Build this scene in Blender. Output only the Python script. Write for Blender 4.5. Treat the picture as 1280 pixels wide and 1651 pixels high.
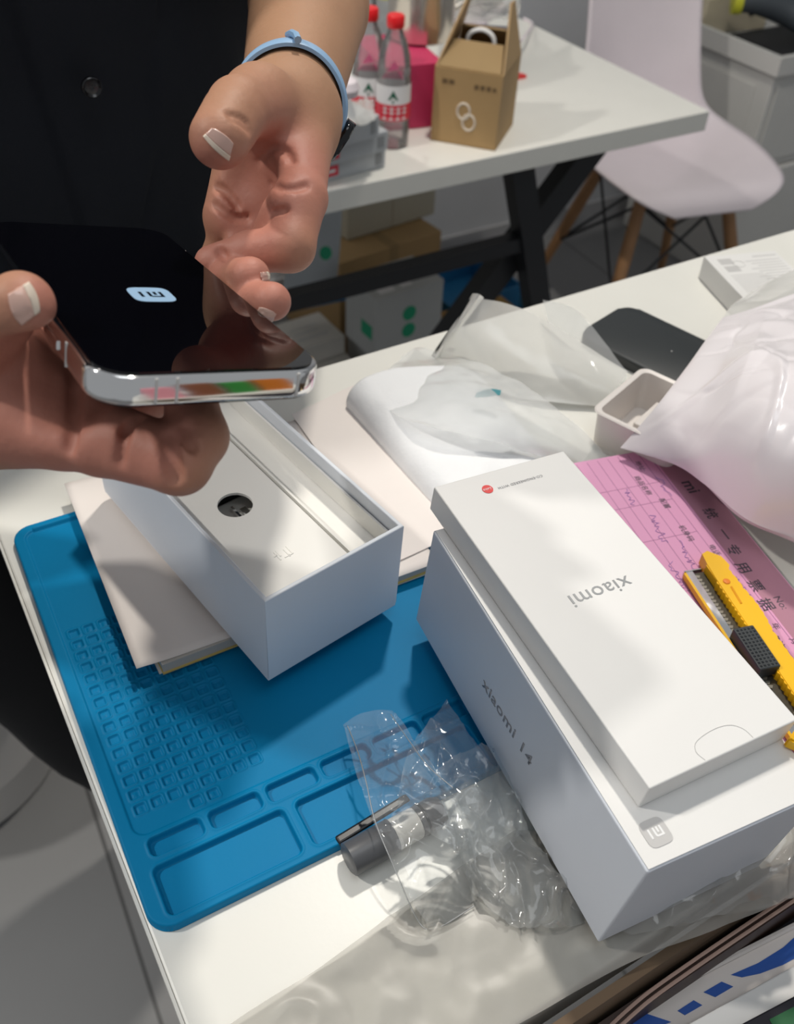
import bpy, bmesh, math, random
import numpy as np
from mathutils import Vector, Matrix, noise
random.seed(7)
for o in list(bpy.data.objects): bpy.data.objects.remove(o)
scene = bpy.context.scene
COL = scene.collection

# ------------------------------------------------------------------ camera
CAM_H = 0.3879                      # metres above the work table top (z = 0)
F_PX = 1499.28
CR = Matrix(((0.8641012245874384, -0.5017591046537164, 0.03958376641490897),
             (-0.320925695158488, -0.6098464663579192, -0.7246336906726052),
             (0.38773157190707397, 0.6134534117338173, -0.6879964678532944)))   # rows: right, down, forward
cam_d = bpy.data.cameras.new('camera'); cam = bpy.data.objects.new('camera', cam_d); COL.objects.link(cam)
cam_d.sensor_fit = 'VERTICAL'; cam_d.sensor_height = 24.0; cam_d.lens = 24.0 * F_PX / 1651
cam_d.clip_start = 0.01; cam_d.clip_end = 50
r_, d_, f_ = CR
cam.matrix_world = Matrix(((r_[0], -d_[0], -f_[0], 0), (r_[1], -d_[1], -f_[1], 0), (r_[2], -d_[2], -f_[2], CAM_H), (0, 0, 0, 1)))
cam_d.dof.use_dof = True; cam_d.dof.focus_distance = 0.40; cam_d.dof.aperture_fstop = 9.0
scene.camera = cam
scene.view_settings.view_transform = 'Standard'; scene.view_settings.look = 'None'
scene.view_settings.gamma = 1.0; scene.view_settings.use_curve_mapping = False
scene.view_settings.exposure = 0.02

# ------------------------------------------------------------------ light
world = bpy.data.worlds.new('shop_ambient'); scene.world = world; world.use_nodes = True
world.node_tree.nodes['Background'].inputs[0].default_value = (0.92, 0.96, 1.0, 1)
world.node_tree.nodes['Background'].inputs[1].default_value = 0.31

def area(name, loc, target, size, power, color=(1, 0.97, 0.92), size_y=None):
    l = bpy.data.lights.new(name, 'AREA'); l.shape = 'RECTANGLE' if size_y else 'DISK'
    l.size = size
    if size_y: l.size_y = size_y
    l.energy = power; l.color = color
    o = bpy.data.objects.new(name, l); COL.objects.link(o)
    o.location = loc; o.rotation_euler = (Vector(target) - Vector(loc)).to_track_quat('-Z', 'Y').to_euler()
    return o
area('ceiling_spot', (0.85, 1.00, 1.90), (0.25, 0.35, 0), 0.12, 25, (1, 0.94, 0.85))
area('ceiling_spot', (1.6, 2.3, 1.9), (1.1, 1.4, -0.3), 0.16, 62, (1, 0.96, 0.90))
area('ceiling_spot', (-1.3, 1.2, 1.9), (-.1, .75, -.98), 0.14, 26, (1, 0.96, 0.90))
area('ceiling_panel', (0.2, -0.1, 1.95), (0.2, 0.3, 0), 0.9, 6, (0.93, 0.97, 1.0), 0.9)

# ------------------------------------------------------------------ helpers
def ray(px, py):
    x, y = (px - 640) / F_PX, (py - 825.5) / F_PX
    return r_ * x + d_ * y + f_
def at(px, py, z=0.0):
    v = ray(px, py); t = (z - CAM_H) / v.z; return Vector((0, 0, CAM_H)) + v * t
def dep(px, py, d): return Vector((0, 0, CAM_H)) + ray(px, py) * d
def onpl(px, py, o, n):
    v = ray(px, py); c = Vector((0, 0, CAM_H)); t = (Vector(o) - c).dot(n) / v.dot(n); return c + v * t

def material(name, col, rough=0.5, metal=0.0, spec=0.5, bump=0.0, bscale=60, tint=0.0, tscale=20, coat=0.0, sss=0.0, emis=0.0, distance=0.001):
    m = bpy.data.materials.new(name); m.use_nodes = True; nt = m.node_tree; b = nt.nodes['Principled BSDF']
    col = (*col, 1) if len(col) == 3 else col
    b.inputs['Base Color'].default_value = col; b.inputs['Roughness'].default_value = rough
    b.inputs['Metallic'].default_value = metal; b.inputs['Specular IOR Level'].default_value = spec
    b.inputs['Coat Weight'].default_value = coat; b.inputs['Coat Roughness'].default_value = 0.08
    if emis: b.inputs['Emission Color'].default_value = col; b.inputs['Emission Strength'].default_value = emis
    if sss:
        b.inputs['Subsurface Weight'].default_value = sss; b.inputs['Subsurface Radius'].default_value = (1, .35, .2); b.inputs['Subsurface Scale'].default_value = .004
    tc = nt.nodes.new('ShaderNodeTexCoord')
    n = nt.nodes.new('ShaderNodeTexNoise'); n.inputs['Scale'].default_value = tscale; n.inputs['Detail'].default_value = 4
    nt.links.new(tc.outputs['Object'], n.inputs['Vector'])
    mx = nt.nodes.new('ShaderNodeMix'); mx.data_type = 'RGBA'; mx.blend_type = 'MULTIPLY'
    t = tint if tint else 0.03
    mx.inputs[0].default_value = 1.0; mx.inputs[6].default_value = col
    mr = nt.nodes.new('ShaderNodeMapRange'); mr.inputs[3].default_value = 1 - t; mr.inputs[4].default_value = 1 + t
    nt.links.new(n.outputs['Fac'], mr.inputs[0]); nt.links.new(mr.outputs[0], mx.inputs[7]); nt.links.new(mx.outputs[2], b.inputs['Base Color'])
    if bump:
        n2 = nt.nodes.new('ShaderNodeTexNoise'); n2.inputs['Scale'].default_value = bscale; n2.inputs['Detail'].default_value = 5
        nt.links.new(tc.outputs['Object'], n2.inputs['Vector'])
        bp = nt.nodes.new('ShaderNodeBump'); bp.inputs['Strength'].default_value = bump; bp.inputs['Distance'].default_value = distance
        nt.links.new(n2.outputs['Fac'], bp.inputs['Height']); nt.links.new(bp.outputs[0], b.inputs['Normal'])
    return m

def film_mat(name, col, haze, rough=0.08, gloss=1.0, bump=0.0, bscale=40):
    """thin plastic sheet: mostly transparent, some milky diffuse, fresnel gloss"""
    m = bpy.data.materials.new(name); m.use_nodes = True; nt = m.node_tree
    for n in list(nt.nodes): nt.nodes.remove(n)
    out = nt.nodes.new('ShaderNodeOutputMaterial'); tr = nt.nodes.new('ShaderNodeBsdfTransparent'); tr.inputs[0].default_value = (.97, .98, .98, 1)
    df = nt.nodes.new('ShaderNodeBsdfDiffuse'); df.inputs[0].default_value = (*col, 1)
    tl = nt.nodes.new('ShaderNodeBsdfTranslucent'); tl.inputs[0].default_value = (*col, 1)
    gl = nt.nodes.new('ShaderNodeBsdfGlossy'); gl.inputs['Roughness'].default_value = rough; gl.inputs[0].default_value = (gloss, gloss, gloss, 1)
    a = nt.nodes.new('ShaderNodeMixShader'); a.inputs[0].default_value = .35; nt.links.new(df.outputs[0], a.inputs[1]); nt.links.new(tl.outputs[0], a.inputs[2])
    b = nt.nodes.new('ShaderNodeMixShader'); nt.links.new(tr.outputs[0], b.inputs[1]); nt.links.new(a.outputs[0], b.inputs[2])
    tc = nt.nodes.new('ShaderNodeTexCoord'); nz = nt.nodes.new('ShaderNodeTexNoise'); nz.inputs['Scale'].default_value = 18
    nt.links.new(tc.outputs['Object'], nz.inputs['Vector'])
    mr = nt.nodes.new('ShaderNodeMapRange'); mr.inputs[3].default_value = haze * .75; mr.inputs[4].default_value = min(1, haze * 1.25)
    nt.links.new(nz.outputs['Fac'], mr.inputs[0]); nt.links.new(mr.outputs[0], b.inputs[0])
    fr = nt.nodes.new('ShaderNodeFresnel'); fr.inputs[0].default_value = 1.48
    c = nt.nodes.new('ShaderNodeMixShader'); nt.links.new(fr.outputs[0], c.inputs[0]); nt.links.new(b.outputs[0], c.inputs[1]); nt.links.new(gl.outputs[0], c.inputs[2])
    nt.links.new(c.outputs[0], out.inputs[0])
    if bump:
        n2 = nt.nodes.new('ShaderNodeTexNoise'); n2.inputs['Scale'].default_value = bscale; n2.inputs['Detail'].default_value = 3
        nt.links.new(tc.outputs['Object'], n2.inputs['Vector'])
        bp = nt.nodes.new('ShaderNodeBump'); bp.inputs['Strength'].default_value = bump; bp.inputs['Distance'].default_value = 0.003
        nt.links.new(n2.outputs['Fac'], bp.inputs['Height'])
        nt.links.new(bp.outputs[0], gl.inputs['Normal']); nt.links.new(bp.outputs[0], fr.inputs['Normal'])
    return m

def tag(o, label=None, cat=None, group=None, kind=None):
    if label: o['label'] = label
    if cat: o['category'] = cat
    if group: o['group'] = group
    if kind: o['kind'] = kind
    return o
def empty(name, mw, label, cat, group=None):
    o = bpy.data.objects.new(name, None); COL.objects.link(o); o.empty_display_size = .01
    if isinstance(mw, Matrix): o.matrix_world = mw
    else: o.location = mw
    return tag(o, label, cat, group)
def add(name, me, mat=None, parent=None, smooth=None):
    """link a mesh (or bmesh) as one object; mesh data is in the parent's local space"""
    if isinstance(me, bmesh.types.BMesh):
        b = me; me = bpy.data.meshes.new(name); bmesh.ops.recalc_face_normals(b, faces=b.faces); b.to_mesh(me); b.free()
    o = bpy.data.objects.new(name, me); COL.objects.link(o)
    if mat:
        for m in (mat if isinstance(mat, (list, tuple)) else [mat]): me.materials.append(m)
    if parent: o.parent = parent
    if smooth:
        for p in me.polygons: p.use_smooth = True
        if smooth != 2:
            me.set_sharp_from_angle(angle=math.radians(38))
    return o
def world_into(parent, me):
    me.transform(parent.matrix_world.inverted()); return me
def frame(o, R, s=(1, 1, 1)):
    R = Matrix(R); return Matrix.Translation(Vector(o)) @ R.to_4x4()
def axes(x, y, z): return Matrix((x, y, z)).transposed()
def rotz(a): return Matrix.Rotation(a, 3, 'Z')

def bbox(bm, x0, x1, y0, y1, z0, z1, bev=0, seg=2):
    vs = [bm.verts.new((x, y, z)) for x in (x0, x1) for y in (y0, y1) for z in (z0, z1)]
    q = [(0, 1, 3, 2), (4, 6, 7, 5), (0, 4, 5, 1), (2, 3, 7, 6), (0, 2, 6, 4), (1, 5, 7, 3)]
    fs = [bm.faces.new([vs[i] for i in f]) for f in q]
    if bev:
        es = list({e for f in fs for e in f.edges})
        bmesh.ops.bevel(bm, geom=es, offset=bev, segments=seg, profile=.5, affect='EDGES', clamp_overlap=True)
    return bm
def box_bm(*a, **k): return bbox(bmesh.new(), *a, **k)
def prism(bm, pts, z0, z1, M=None):
    """extrude polygon pts (2D) from z0 to z1"""
    n = len(pts); lo = [Vector((p[0], p[1], z0)) for p in pts]; hi = [Vector((p[0], p[1], z1)) for p in pts]
    if M is not None: lo = [M @ v for v in lo]; hi = [M @ v for v in hi]
    a = [bm.verts.new(v) for v in lo]; b = [bm.verts.new(v) for v in hi]
    bm.faces.new(a[::-1]); bm.faces.new(b)
    for i in range(n): bm.faces.new((a[i], a[(i + 1) % n], b[(i + 1) % n], b[i]))
    return bm
def rrect(w, h, r, seg=6, cx=0, cy=0):
    pts = []
    for sx, sy, a0 in ((1, 1, 0), (-1, 1, 90), (-1, -1, 180), (1, -1, 270)):
        for k in range(seg + 1):
            a = math.radians(a0 + 90 * k / seg)
            pts.append((cx + sx * (w / 2 - r) + r * math.cos(a), cy + sy * (h / 2 - r) + r * math.sin(a)))
    return pts
def squircle(r, n=4.2, seg=40, sx=1, sy=1):
    pts = []
    for k in range(seg):
        a = 2 * math.pi * k / seg; c, s = math.cos(a), math.sin(a)
        pts.append((sx * r * math.copysign(abs(c) ** (2 / n), c), sy * r * math.copysign(abs(s) ** (2 / n), s)))
    return pts
def slab(w, h, r, z0, z1, bev=0.0008, seg=6, cx=0, cy=0):
    bm = bmesh.new(); prism(bm, rrect(w, h, r, seg, cx, cy), z0, z1)
    if bev:
        es = [e for e in bm.edges if abs(e.verts[0].co.z - e.verts[1].co.z) < 1e-7]
        bmesh.ops.bevel(bm, geom=es, offset=bev, segments=3, profile=.5, affect='EDGES')
    return bm
def tube(bm, pts, rad, seg=10, cap=True, flat=None, closed=False):
    """sweep a circle (radius may vary) along pts"""
    P = [Vector(p) for p in pts]; n = len(P); rings = []
    up = None
    for i in range(n):
        t = (P[(i + 1) % n] - P[i - 1]) if closed else (P[min(i + 1, n - 1)] - P[max(i - 1, 0)])
        t.normalize()
        if up is None: up = t.orthogonal().normalized()
        up = (up - t * up.dot(t)).normalized(); s = t.cross(up)
        r = rad[i] if isinstance(rad, (list, tuple)) else rad
        ra, rb = (r, r) if not isinstance(r, tuple) else r
        rings.append([bm.verts.new(P[i] + up * (ra * math.cos(2 * math.pi * k / seg)) + s * (rb * math.sin(2 * math.pi * k / seg))) for k in range(seg)])
    m = n if closed else n - 1
    for i in range(m):
        for k in range(seg):
            bm.faces.new((rings[i][k], rings[i][(k + 1) % seg], rings[(i + 1) % n][(k + 1) % seg], rings[(i + 1) % n][k]))
    if cap and not closed: bm.faces.new(rings[0][::-1]); bm.faces.new(rings[-1])
    return bm
def lathe(bm, prof, seg=32, c=(0, 0, 0), cap=True):
    c = Vector(c); rings = []
    for r, z in prof:
        rings.append([bm.verts.new(c + Vector((r * math.cos(2 * math.pi * k / seg), r * math.sin(2 * math.pi * k / seg), z))) for k in range(seg)])
    for i in range(len(rings) - 1):
        for k in range(seg): bm.faces.new((rings[i][k], rings[i][(k + 1) % seg], rings[i + 1][(k + 1) % seg], rings[i + 1][k]))
    if cap: bm.faces.new(rings[0][::-1]); bm.faces.new(rings[-1])
    return bm
def grid_mesh(name, P):
    """P: array (n, m, 3) -> mesh of quads"""
    P = np.asarray(P, float); n, m = P.shape[:2]
    me = bpy.data.meshes.new(name); idx = np.arange(n * m).reshape(n, m)
    q = np.stack([idx[:-1, :-1], idx[1:, :-1], idx[1:, 1:], idx[:-1, 1:]], -1).reshape(-1, 4)
    me.from_pydata(P.reshape(-1, 3).tolist(), [], q.tolist()); me.update(); return me
def solidify(o, t, off=0):
    md = o.modifiers.new('thickness', 'SOLIDIFY'); md.thickness = t; md.offset = off; return o
def text(body, size, M, mat, parent, name='lettering', extrude=0.00012, align='CENTER', spacing=1.0, bold=0.0, sx=1.0, shear=0.0):
    """lettering as a thin mesh; M: 4x4 local matrix of the text plane"""
    c = bpy.data.curves.new(name, 'FONT'); c.body = body; c.size = size; c.align_x = align; c.align_y = 'CENTER'
    c.space_character = spacing; c.offset = bold; c.extrude = 0; c.resolution_u = 3; c.shear = shear
    t = bpy.data.objects.new('tmp', c); COL.objects.link(t)
    dg = bpy.context.evaluated_depsgraph_get(); me = bpy.data.meshes.new_from_object(t.evaluated_get(dg))
    bpy.data.objects.remove(t); me.name = name
    me.materials.clear()
    me.transform(M @ Matrix.Diagonal((sx, 1, 1, 1)) )
    bm = bmesh.new(); bm.from_mesh(me)
    nz = (M.to_3x3() @ Vector((0, 0, 1))).normalized() * extrude
    r = bmesh.ops.extrude_face_region(bm, geom=bm.faces[:])
    for v in [g for g in r['geom'] if isinstance(g, bmesh.types.BMVert)]: v.co += nz
    return add(name, bm, mat, parent)
def rects_bm(rs, M=None, z0=0, z1=0.0001):
    bm = bmesh.new()
    for (x0, x1, y0, y1) in rs: prism(bm, [(x0, y0), (x1, y0), (x1, y1), (x0, y1)], z0, z1, M)
    return bm
def logo(parent, M, r, fill, ink, name='logo_badge'):
    """rounded square badge with a two-glyph mark"""
    b = bmesh.new(); prism(b, squircle(r), 0, 0.00012, M); o = add(name, b, fill, parent)
    g = bmesh.new(); s = r * 0.105; z0, z1 = 0.0001, 0.00022
    def R(x0, x1, y0, y1): prism(g, [(x0 * r, y0 * r), (x1 * r, y0 * r), (x1 * r, y1 * r), (x0 * r, y1 * r)], z0, z1, M)
    R(-.56, -.41, -.36, .36); R(-.41, -.02, .22, .36); R(.0, .15, -.36, .14); R(-.28, -.13, -.36, .06); R(.40, .55, -.36, .36)
    arc = [(-.02, .36), (.06, .335), (.12, .28), (.15, .20), (.15, .14), (.0, .14), (-.01, .19), (-.02, .22)]
    prism(g, [(x * r, y * r) for x, y in arc], z0, z1, M)
    add(name.replace('badge', 'glyphs'), g, ink, o)
    return o
def fbm(x, y, z=0.0, s=1.0, o=3): return noise.fractal(Vector((x * s, y * s, z * s)), 1.0, 2.0, o)
def catmull(pts, n):
    P = [Vector(p) for p in pts]; out = []
    for i in range(n):
        t = i / (n - 1) * (len(P) - 1); k = min(int(t), len(P) - 2); u = t - k
        p0, p1, p2, p3 = P[max(k - 1, 0)], P[k], P[k + 1], P[min(k + 2, len(P) - 1)]
        out.append(.5 * ((2 * p1) + (p2 - p0) * u + (2 * p0 - 5 * p1 + 4 * p2 - p3) * u * u + (3 * p1 - p0 - 3 * p2 + p3) * u ** 3))
    return out
def coons(a, b, c, d, n, m):
    """patch: a (u, v=0), b (u, v=1), c (v, u=0), d (v, u=1); lists of points resampled"""
    A, B, Cc, D = catmull(a, n), catmull(b, n), catmull(c, m), catmull(d, m)
    P = np.zeros((n, m, 3))
    for i in range(n):
        u = i / (n - 1)
        for j in range(m):
            v = j / (m - 1)
            P[i, j] = (1 - v) * A[i] + v * B[i] + (1 - u) * Cc[j] + u * D[j] - ((1 - u) * (1 - v) * A[0] + u * (1 - v) * A[-1] + (1 - u) * v * B[0] + u * v * B[-1])
    return P

# ------------------------------------------------------------------ materials
WHITE_LAM = material('white_laminate', (.80, .79, .735), .32, bump=.03, bscale=400)
EDGE = material('edge_band', (.72, .71, .66), .5)
CARD_W = material('white_coated_card', (.80, .79, .77), .42, bump=.04, bscale=300)
CARD_COOL = material('white_matt_card', (.70, .74, .80), .5, bump=.04, bscale=300)
CARD_IN = material('white_paper_liner', (.84, .83, .79), .6, bump=.06, bscale=200)
PAPER = material('paper', (.80, .74, .70), .7, bump=.05, bscale=120)
INK_GREY = material('grey_print', (.28, .28, .30), .5)
INK_SILVER = material('silver_print', (.30, .31, .32), .35, metal=.3)
INK_DARK = material('dark_print', (.06, .05, .07), .6)
INK_PALE = material('pale_grey_print', (.55, .54, .53), .5)
RED = material('red_print', (.75, .03, .03), .45)
WHITE = material('white_print', (.85, .85, .85), .5)
BLUE_MAT = material('blue_silicone', (.0, .190, .400), .50, spec=.14, bump=.12, bscale=350, tint=.05, distance=.0004)
SKIN = None
BLACK_METAL = material('black_powder_coated_steel', (.012, .013, .016), .4)
CHROME = material('polished_steel_frame', (.86, .85, .84), .08, metal=1.0)
GLASS_BLK = material('black_screen_glass', (.001, .001, .002), .025, spec=.55)
LOGO_GLOW = material('lit_logo', (.20, .31, .43), .5, emis=.42)
SCREEN_OFF = material('dark_logo_glyph', (.004, .006, .012), .2)
FLOOR_M = material('grey_floor_tile', (.30, .30, .31), .36, tint=.08, tscale=3)
WALL_M = material('grey_white_wall', (.55, .56, .58), .6)
KRAFT = material('kraft_cardboard', (.42, .27, .12), .75, bump=.1, bscale=90, tint=.06)
KRAFT_D = material('brown_cardboard', (.33, .22, .10), .8, bump=.1, bscale=90, tint=.08)
CHAIR_W = material('white_moulded_plastic', (.80, .72, .75), .32)
WOOD = material('beech_wood', (.38, .20, .09), .5, tint=.2, tscale=40)
SHIRT = material('black_cotton', (.0065, .0085, .013), .85, spec=.25, bump=.35, bscale=900, tint=.15, tscale=9, distance=.0006)
TROUSER = material('black_trouser_cloth', (.006, .006, .008), .9, bump=.3, bscale=600)
def rest_frame(p0, p1, z_top, h):
    """frame whose local x runs along a horizontal edge seen from p0 to p1 (pixels), origin below p0; returns matrix, length"""
    A, B = at(*p0, z_top), at(*p1, z_top); x = (B - A); L = x.length; x.normalize(); y = Vector((0, 0, 1)).cross(x)
    return frame((A.x, A.y, z_top - h), axes(x, y, Vector((0, 0, 1)))), L

# ================================================================== SETTING
Z2 = -0.23; ZF = -0.98; XR = 1.394; Y2 = 1.207
floor = add('floor', box_bm(-2.5, 4.2, -2.0, 2.1, ZF - .05, ZF), FLOOR_M); tag(floor, kind='structure')
nt = FLOOR_M.node_tree; b = nt.nodes['Principled BSDF']; tc = nt.nodes.new('ShaderNodeTexCoord'); mp = nt.nodes.new('ShaderNodeMapping')
mp.inputs['Location'].default_value = (.03, .22, 0); mp.inputs['Rotation'].default_value = (0, 0, .04)
br = nt.nodes.new('ShaderNodeTexBrick'); br.offset = 0; br.inputs['Scale'].default_value = 1
br.inputs['Brick Width'].default_value = .6; br.inputs['Row Height'].default_value = .6; br.inputs['Mortar Size'].default_value = .003
br.inputs['Color1'].default_value = (.25, .25, .25, 1); br.inputs['Color2'].default_value = (.22, .22, .225, 1); br.inputs['Mortar'].default_value = (.10, .10, .10, 1)
nt.links.new(tc.outputs['Object'], mp.inputs[0]); nt.links.new(mp.outputs[0], br.inputs[0])
mulx = [n for n in nt.nodes if n.type == 'MIX'][0]; nt.links.new(br.outputs[0], mulx.inputs[6])
tag(add('wall_back', box_bm(-2.5, 4.2, 2.1, 2.2, ZF, 1.9), WALL_M), kind='structure')
tag(add('wall_right', box_bm(4.2, 4.3, -2.0, 2.2, ZF, 1.9), WALL_M), kind='structure')
tag(add('baseboard_back', box_bm(-2.5, 4.2, 2.088, 2.1, ZF, ZF + .08, .002), material('baseboard_grey', (.42, .42, .43), .5)), kind='structure')

# ================================================================== WORK TABLE
t = empty('work_table', (.45, .25, ZF), 'white laminate work table in the foreground carrying the boxes and blue mat', 'table')
me = box_bm(.005 - .45, 1.35 - .45, .0765 - .25, .503 - .25, -.028 - ZF, -ZF, .0012); add('tabletop', me, WHITE_LAM, t)
add('edge_strip', box_bm(.0036 - .45, .0049 - .45, .0775 - .25, .502 - .25, -.0275 - ZF, -ZF - .0006), EDGE, t)
for x in (.12, 1.25):
    for y in (.12, .46):
        add('leg', box_bm(x - .45 - .02, x - .45 + .02, y - .25 - .02, y - .25 + .02, .003, -ZF - .0285, .002), BLACK_METAL, t)
        add('foot_pad', box_bm(x - .47, x - .43, y - .27, y - .23, 0, .003), BLACK_METAL, t)

# ================================================================== BLUE MAT
def build_mat():
    x0, x1, y0, y1 = .0055, .232, .1735, .432
    H0 = .0046
    W, Hh = x1 - x0, y1 - y0; r = .011
    nx, ny = 505, 575
    X, Y = np.meshgrid(np.linspace(0, W, nx), np.linspace(0, Hh, ny), indexing='ij')
    def sd(X, Y, a0, a1, b0, b1, r):
        cx, cy = (a0 + a1) / 2, (b0 + b1) / 2
        qx, qy = np.abs(X - cx) - (a1 - a0) / 2 + r, np.abs(Y - cy) - (b1 - b0) / 2 + r
        return np.hypot(np.maximum(qx, 0), np.maximum(qy, 0)) + np.minimum(np.maximum(qx, qy), 0) - r
    Z = np.full_like(X, H0)
    def sm(a): a = np.clip(a, 0, 1); return a * a * (3 - 2 * a)
    # main field slightly sunk inside the rim, front tray strip raised
    f = sd(X, Y, .0065, W - .006, .0435, Hh - .006, .006); Z -= .0011 * sm(-f / .0009 + .5)
    pockets = []
    px = .0105
    for w in (.0235, .0235, .0235, .0235, .0235, .0235, .0235):
        pockets.append((px, px + w, .0322, .0405, .0025)); px += w + .0038
    px = .0085
    for w in (.0595, .090, .050): pockets.append((px, px + w, .0048, .0272, .0028)); px += w + .0058
    for a0, a1, b0, b1, rr in pockets:
        s = sd(X, Y, a0, a1, b0, b1, rr); Z -= .0030 * sm(-s / .0011 + .5)
        Z += .00035 * sm(1 - np.abs(s - .001) / .0011)
    # key cells with raised rims
    cells = [(i, j) for i in range(8) for j in range(15)] + [(3, 15), (4, 15)]
    for i, j in cells:
        cx = .0127 + i * .00777; cy = .1682 - j * .00795
        s = sd(X, Y, cx - .0030, cx + .0030, cy - .0029, cy + .0029, .0011)
        Z += .00055 * sm(1 - np.abs(s) / .0007) - .0009 * sm((-s - .0005) / .0005)
        Z += .0003 * ((np.abs(X - cx + .0004 * math.sin(i * 3 + j)) < .0009) & (np.abs(Y - cy) < .0012) & (((i * 7 + j * 5) % 3) > 0))
    # slot at the back left corner
    s = sd(X, Y, .012, .050, Hh - .0068, Hh - .0040, .0013); Z += .0012 * sm(-s / .0008 + .5)
    # outline: move everything outside the rounded outline onto it and drop it to the table
    cx = np.clip(X, r, W - r); cy = np.clip(Y, r, Hh - r); dx, dy = X - cx, Y - cy; d = np.hypot(dx, dy)
    s = sd(X, Y, 0, W, 0, Hh, r)
    edge = s > -.0009
    Z = np.where(edge, H0 * np.sqrt(np.clip(1 - ((s + .0009) / .0009) ** 2, 0, 1)) * 1.0, Z)
    m = d > r; X = np.where(m, cx + dx / np.maximum(d, 1e-9) * r, X); Y = np.where(m, cy + dy / np.maximum(d, 1e-9) * r, Y)
    Z = np.where(m, 0, Z); Z[0, :] = Z[-1, :] = 0; Z[:, 0] = Z[:, -1] = 0
    o = add('repair_mat', grid_mesh('repair_mat', np.stack([X, Y, Z + .0003], -1)), BLUE_MAT, smooth=2)
    o.location = (x0, y0, 0); o.rotation_euler = (0, 0, -.022)
    tag(o, 'blue silicone work mat with small square cells and tray pockets on the white table', 'mat')
build_mat()

# ================================================================== MAGAZINE UNDER THE OPEN BOX
def catalogue():
    A, B, Cc = at(117, 815, .0125), at(221, 1082, .0125), at(712, 915, .0125)
    y = (A - B).normalized(); n = Vector((0, 0, 1)); x = y.cross(n).normalized()
    W = (Cc - B).dot(x); L = (A - B).length + .02
    t = empty('catalogue', frame((B.x, B.y, .0052), axes(x, y, n)), 'thick white-covered catalogue lying on the blue mat under the open box', 'catalogue')
    P = np.zeros((40, 30, 3))
    for i in range(40):
        for j in range(30):
            u, v = i / 39, j / 29
            P[i, j] = (u * W, v * L, .0080 + .0012 * math.exp(-((u) / .06) ** 2) * (1 - v) - .0005 * math.sin(u * 3))
    c = add('cover', grid_mesh('cover', P), PAPER, t, smooth=2); solidify(c, .0003)
    pg = bmesh.new(); prism(pg, [(.012, -.0020), (W - .002, .002), (W - .002, L - .002), (.004, L - .002)], .0018, .0074)
    add('pages', pg, [material('page_edges', (.50, .47, .43), .8, tint=.25, tscale=3)], t)
    yp = bmesh.new(); prism(yp, [(.0115, -.0026), (W - .001, .0012), (W - .001, L - .003), (.006, L - .003)], .0006, .0017)
    add('coloured_page', yp, material('yellow_page', (.62, .46, .14), .7), t, )
    bk = bmesh.new(); prism(bk, [(.010, -.001), (W, .001), (W, L), (.003, L)], 0, .0005); add('back_cover', bk, PAPER, t)
catalogue()
# sheet beside, running towards the back under the padded pouch
def sheet():
    A, B, Cc, D = at(470, 668, .0145), at(640, 905, .0145), at(760, 850, .0145), at(570, 620, .0145)
    bm = bmesh.new(); vs = [(p.x, p.y) for p in (A, B, Cc, D)]
    prism(bm, vs, .0140, .0143); o = add('paper_sheet', bm, PAPER); tag(o, 'blank off-white sheet lying between the open box and the white foam pouch', 'paper')
sheet()

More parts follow.
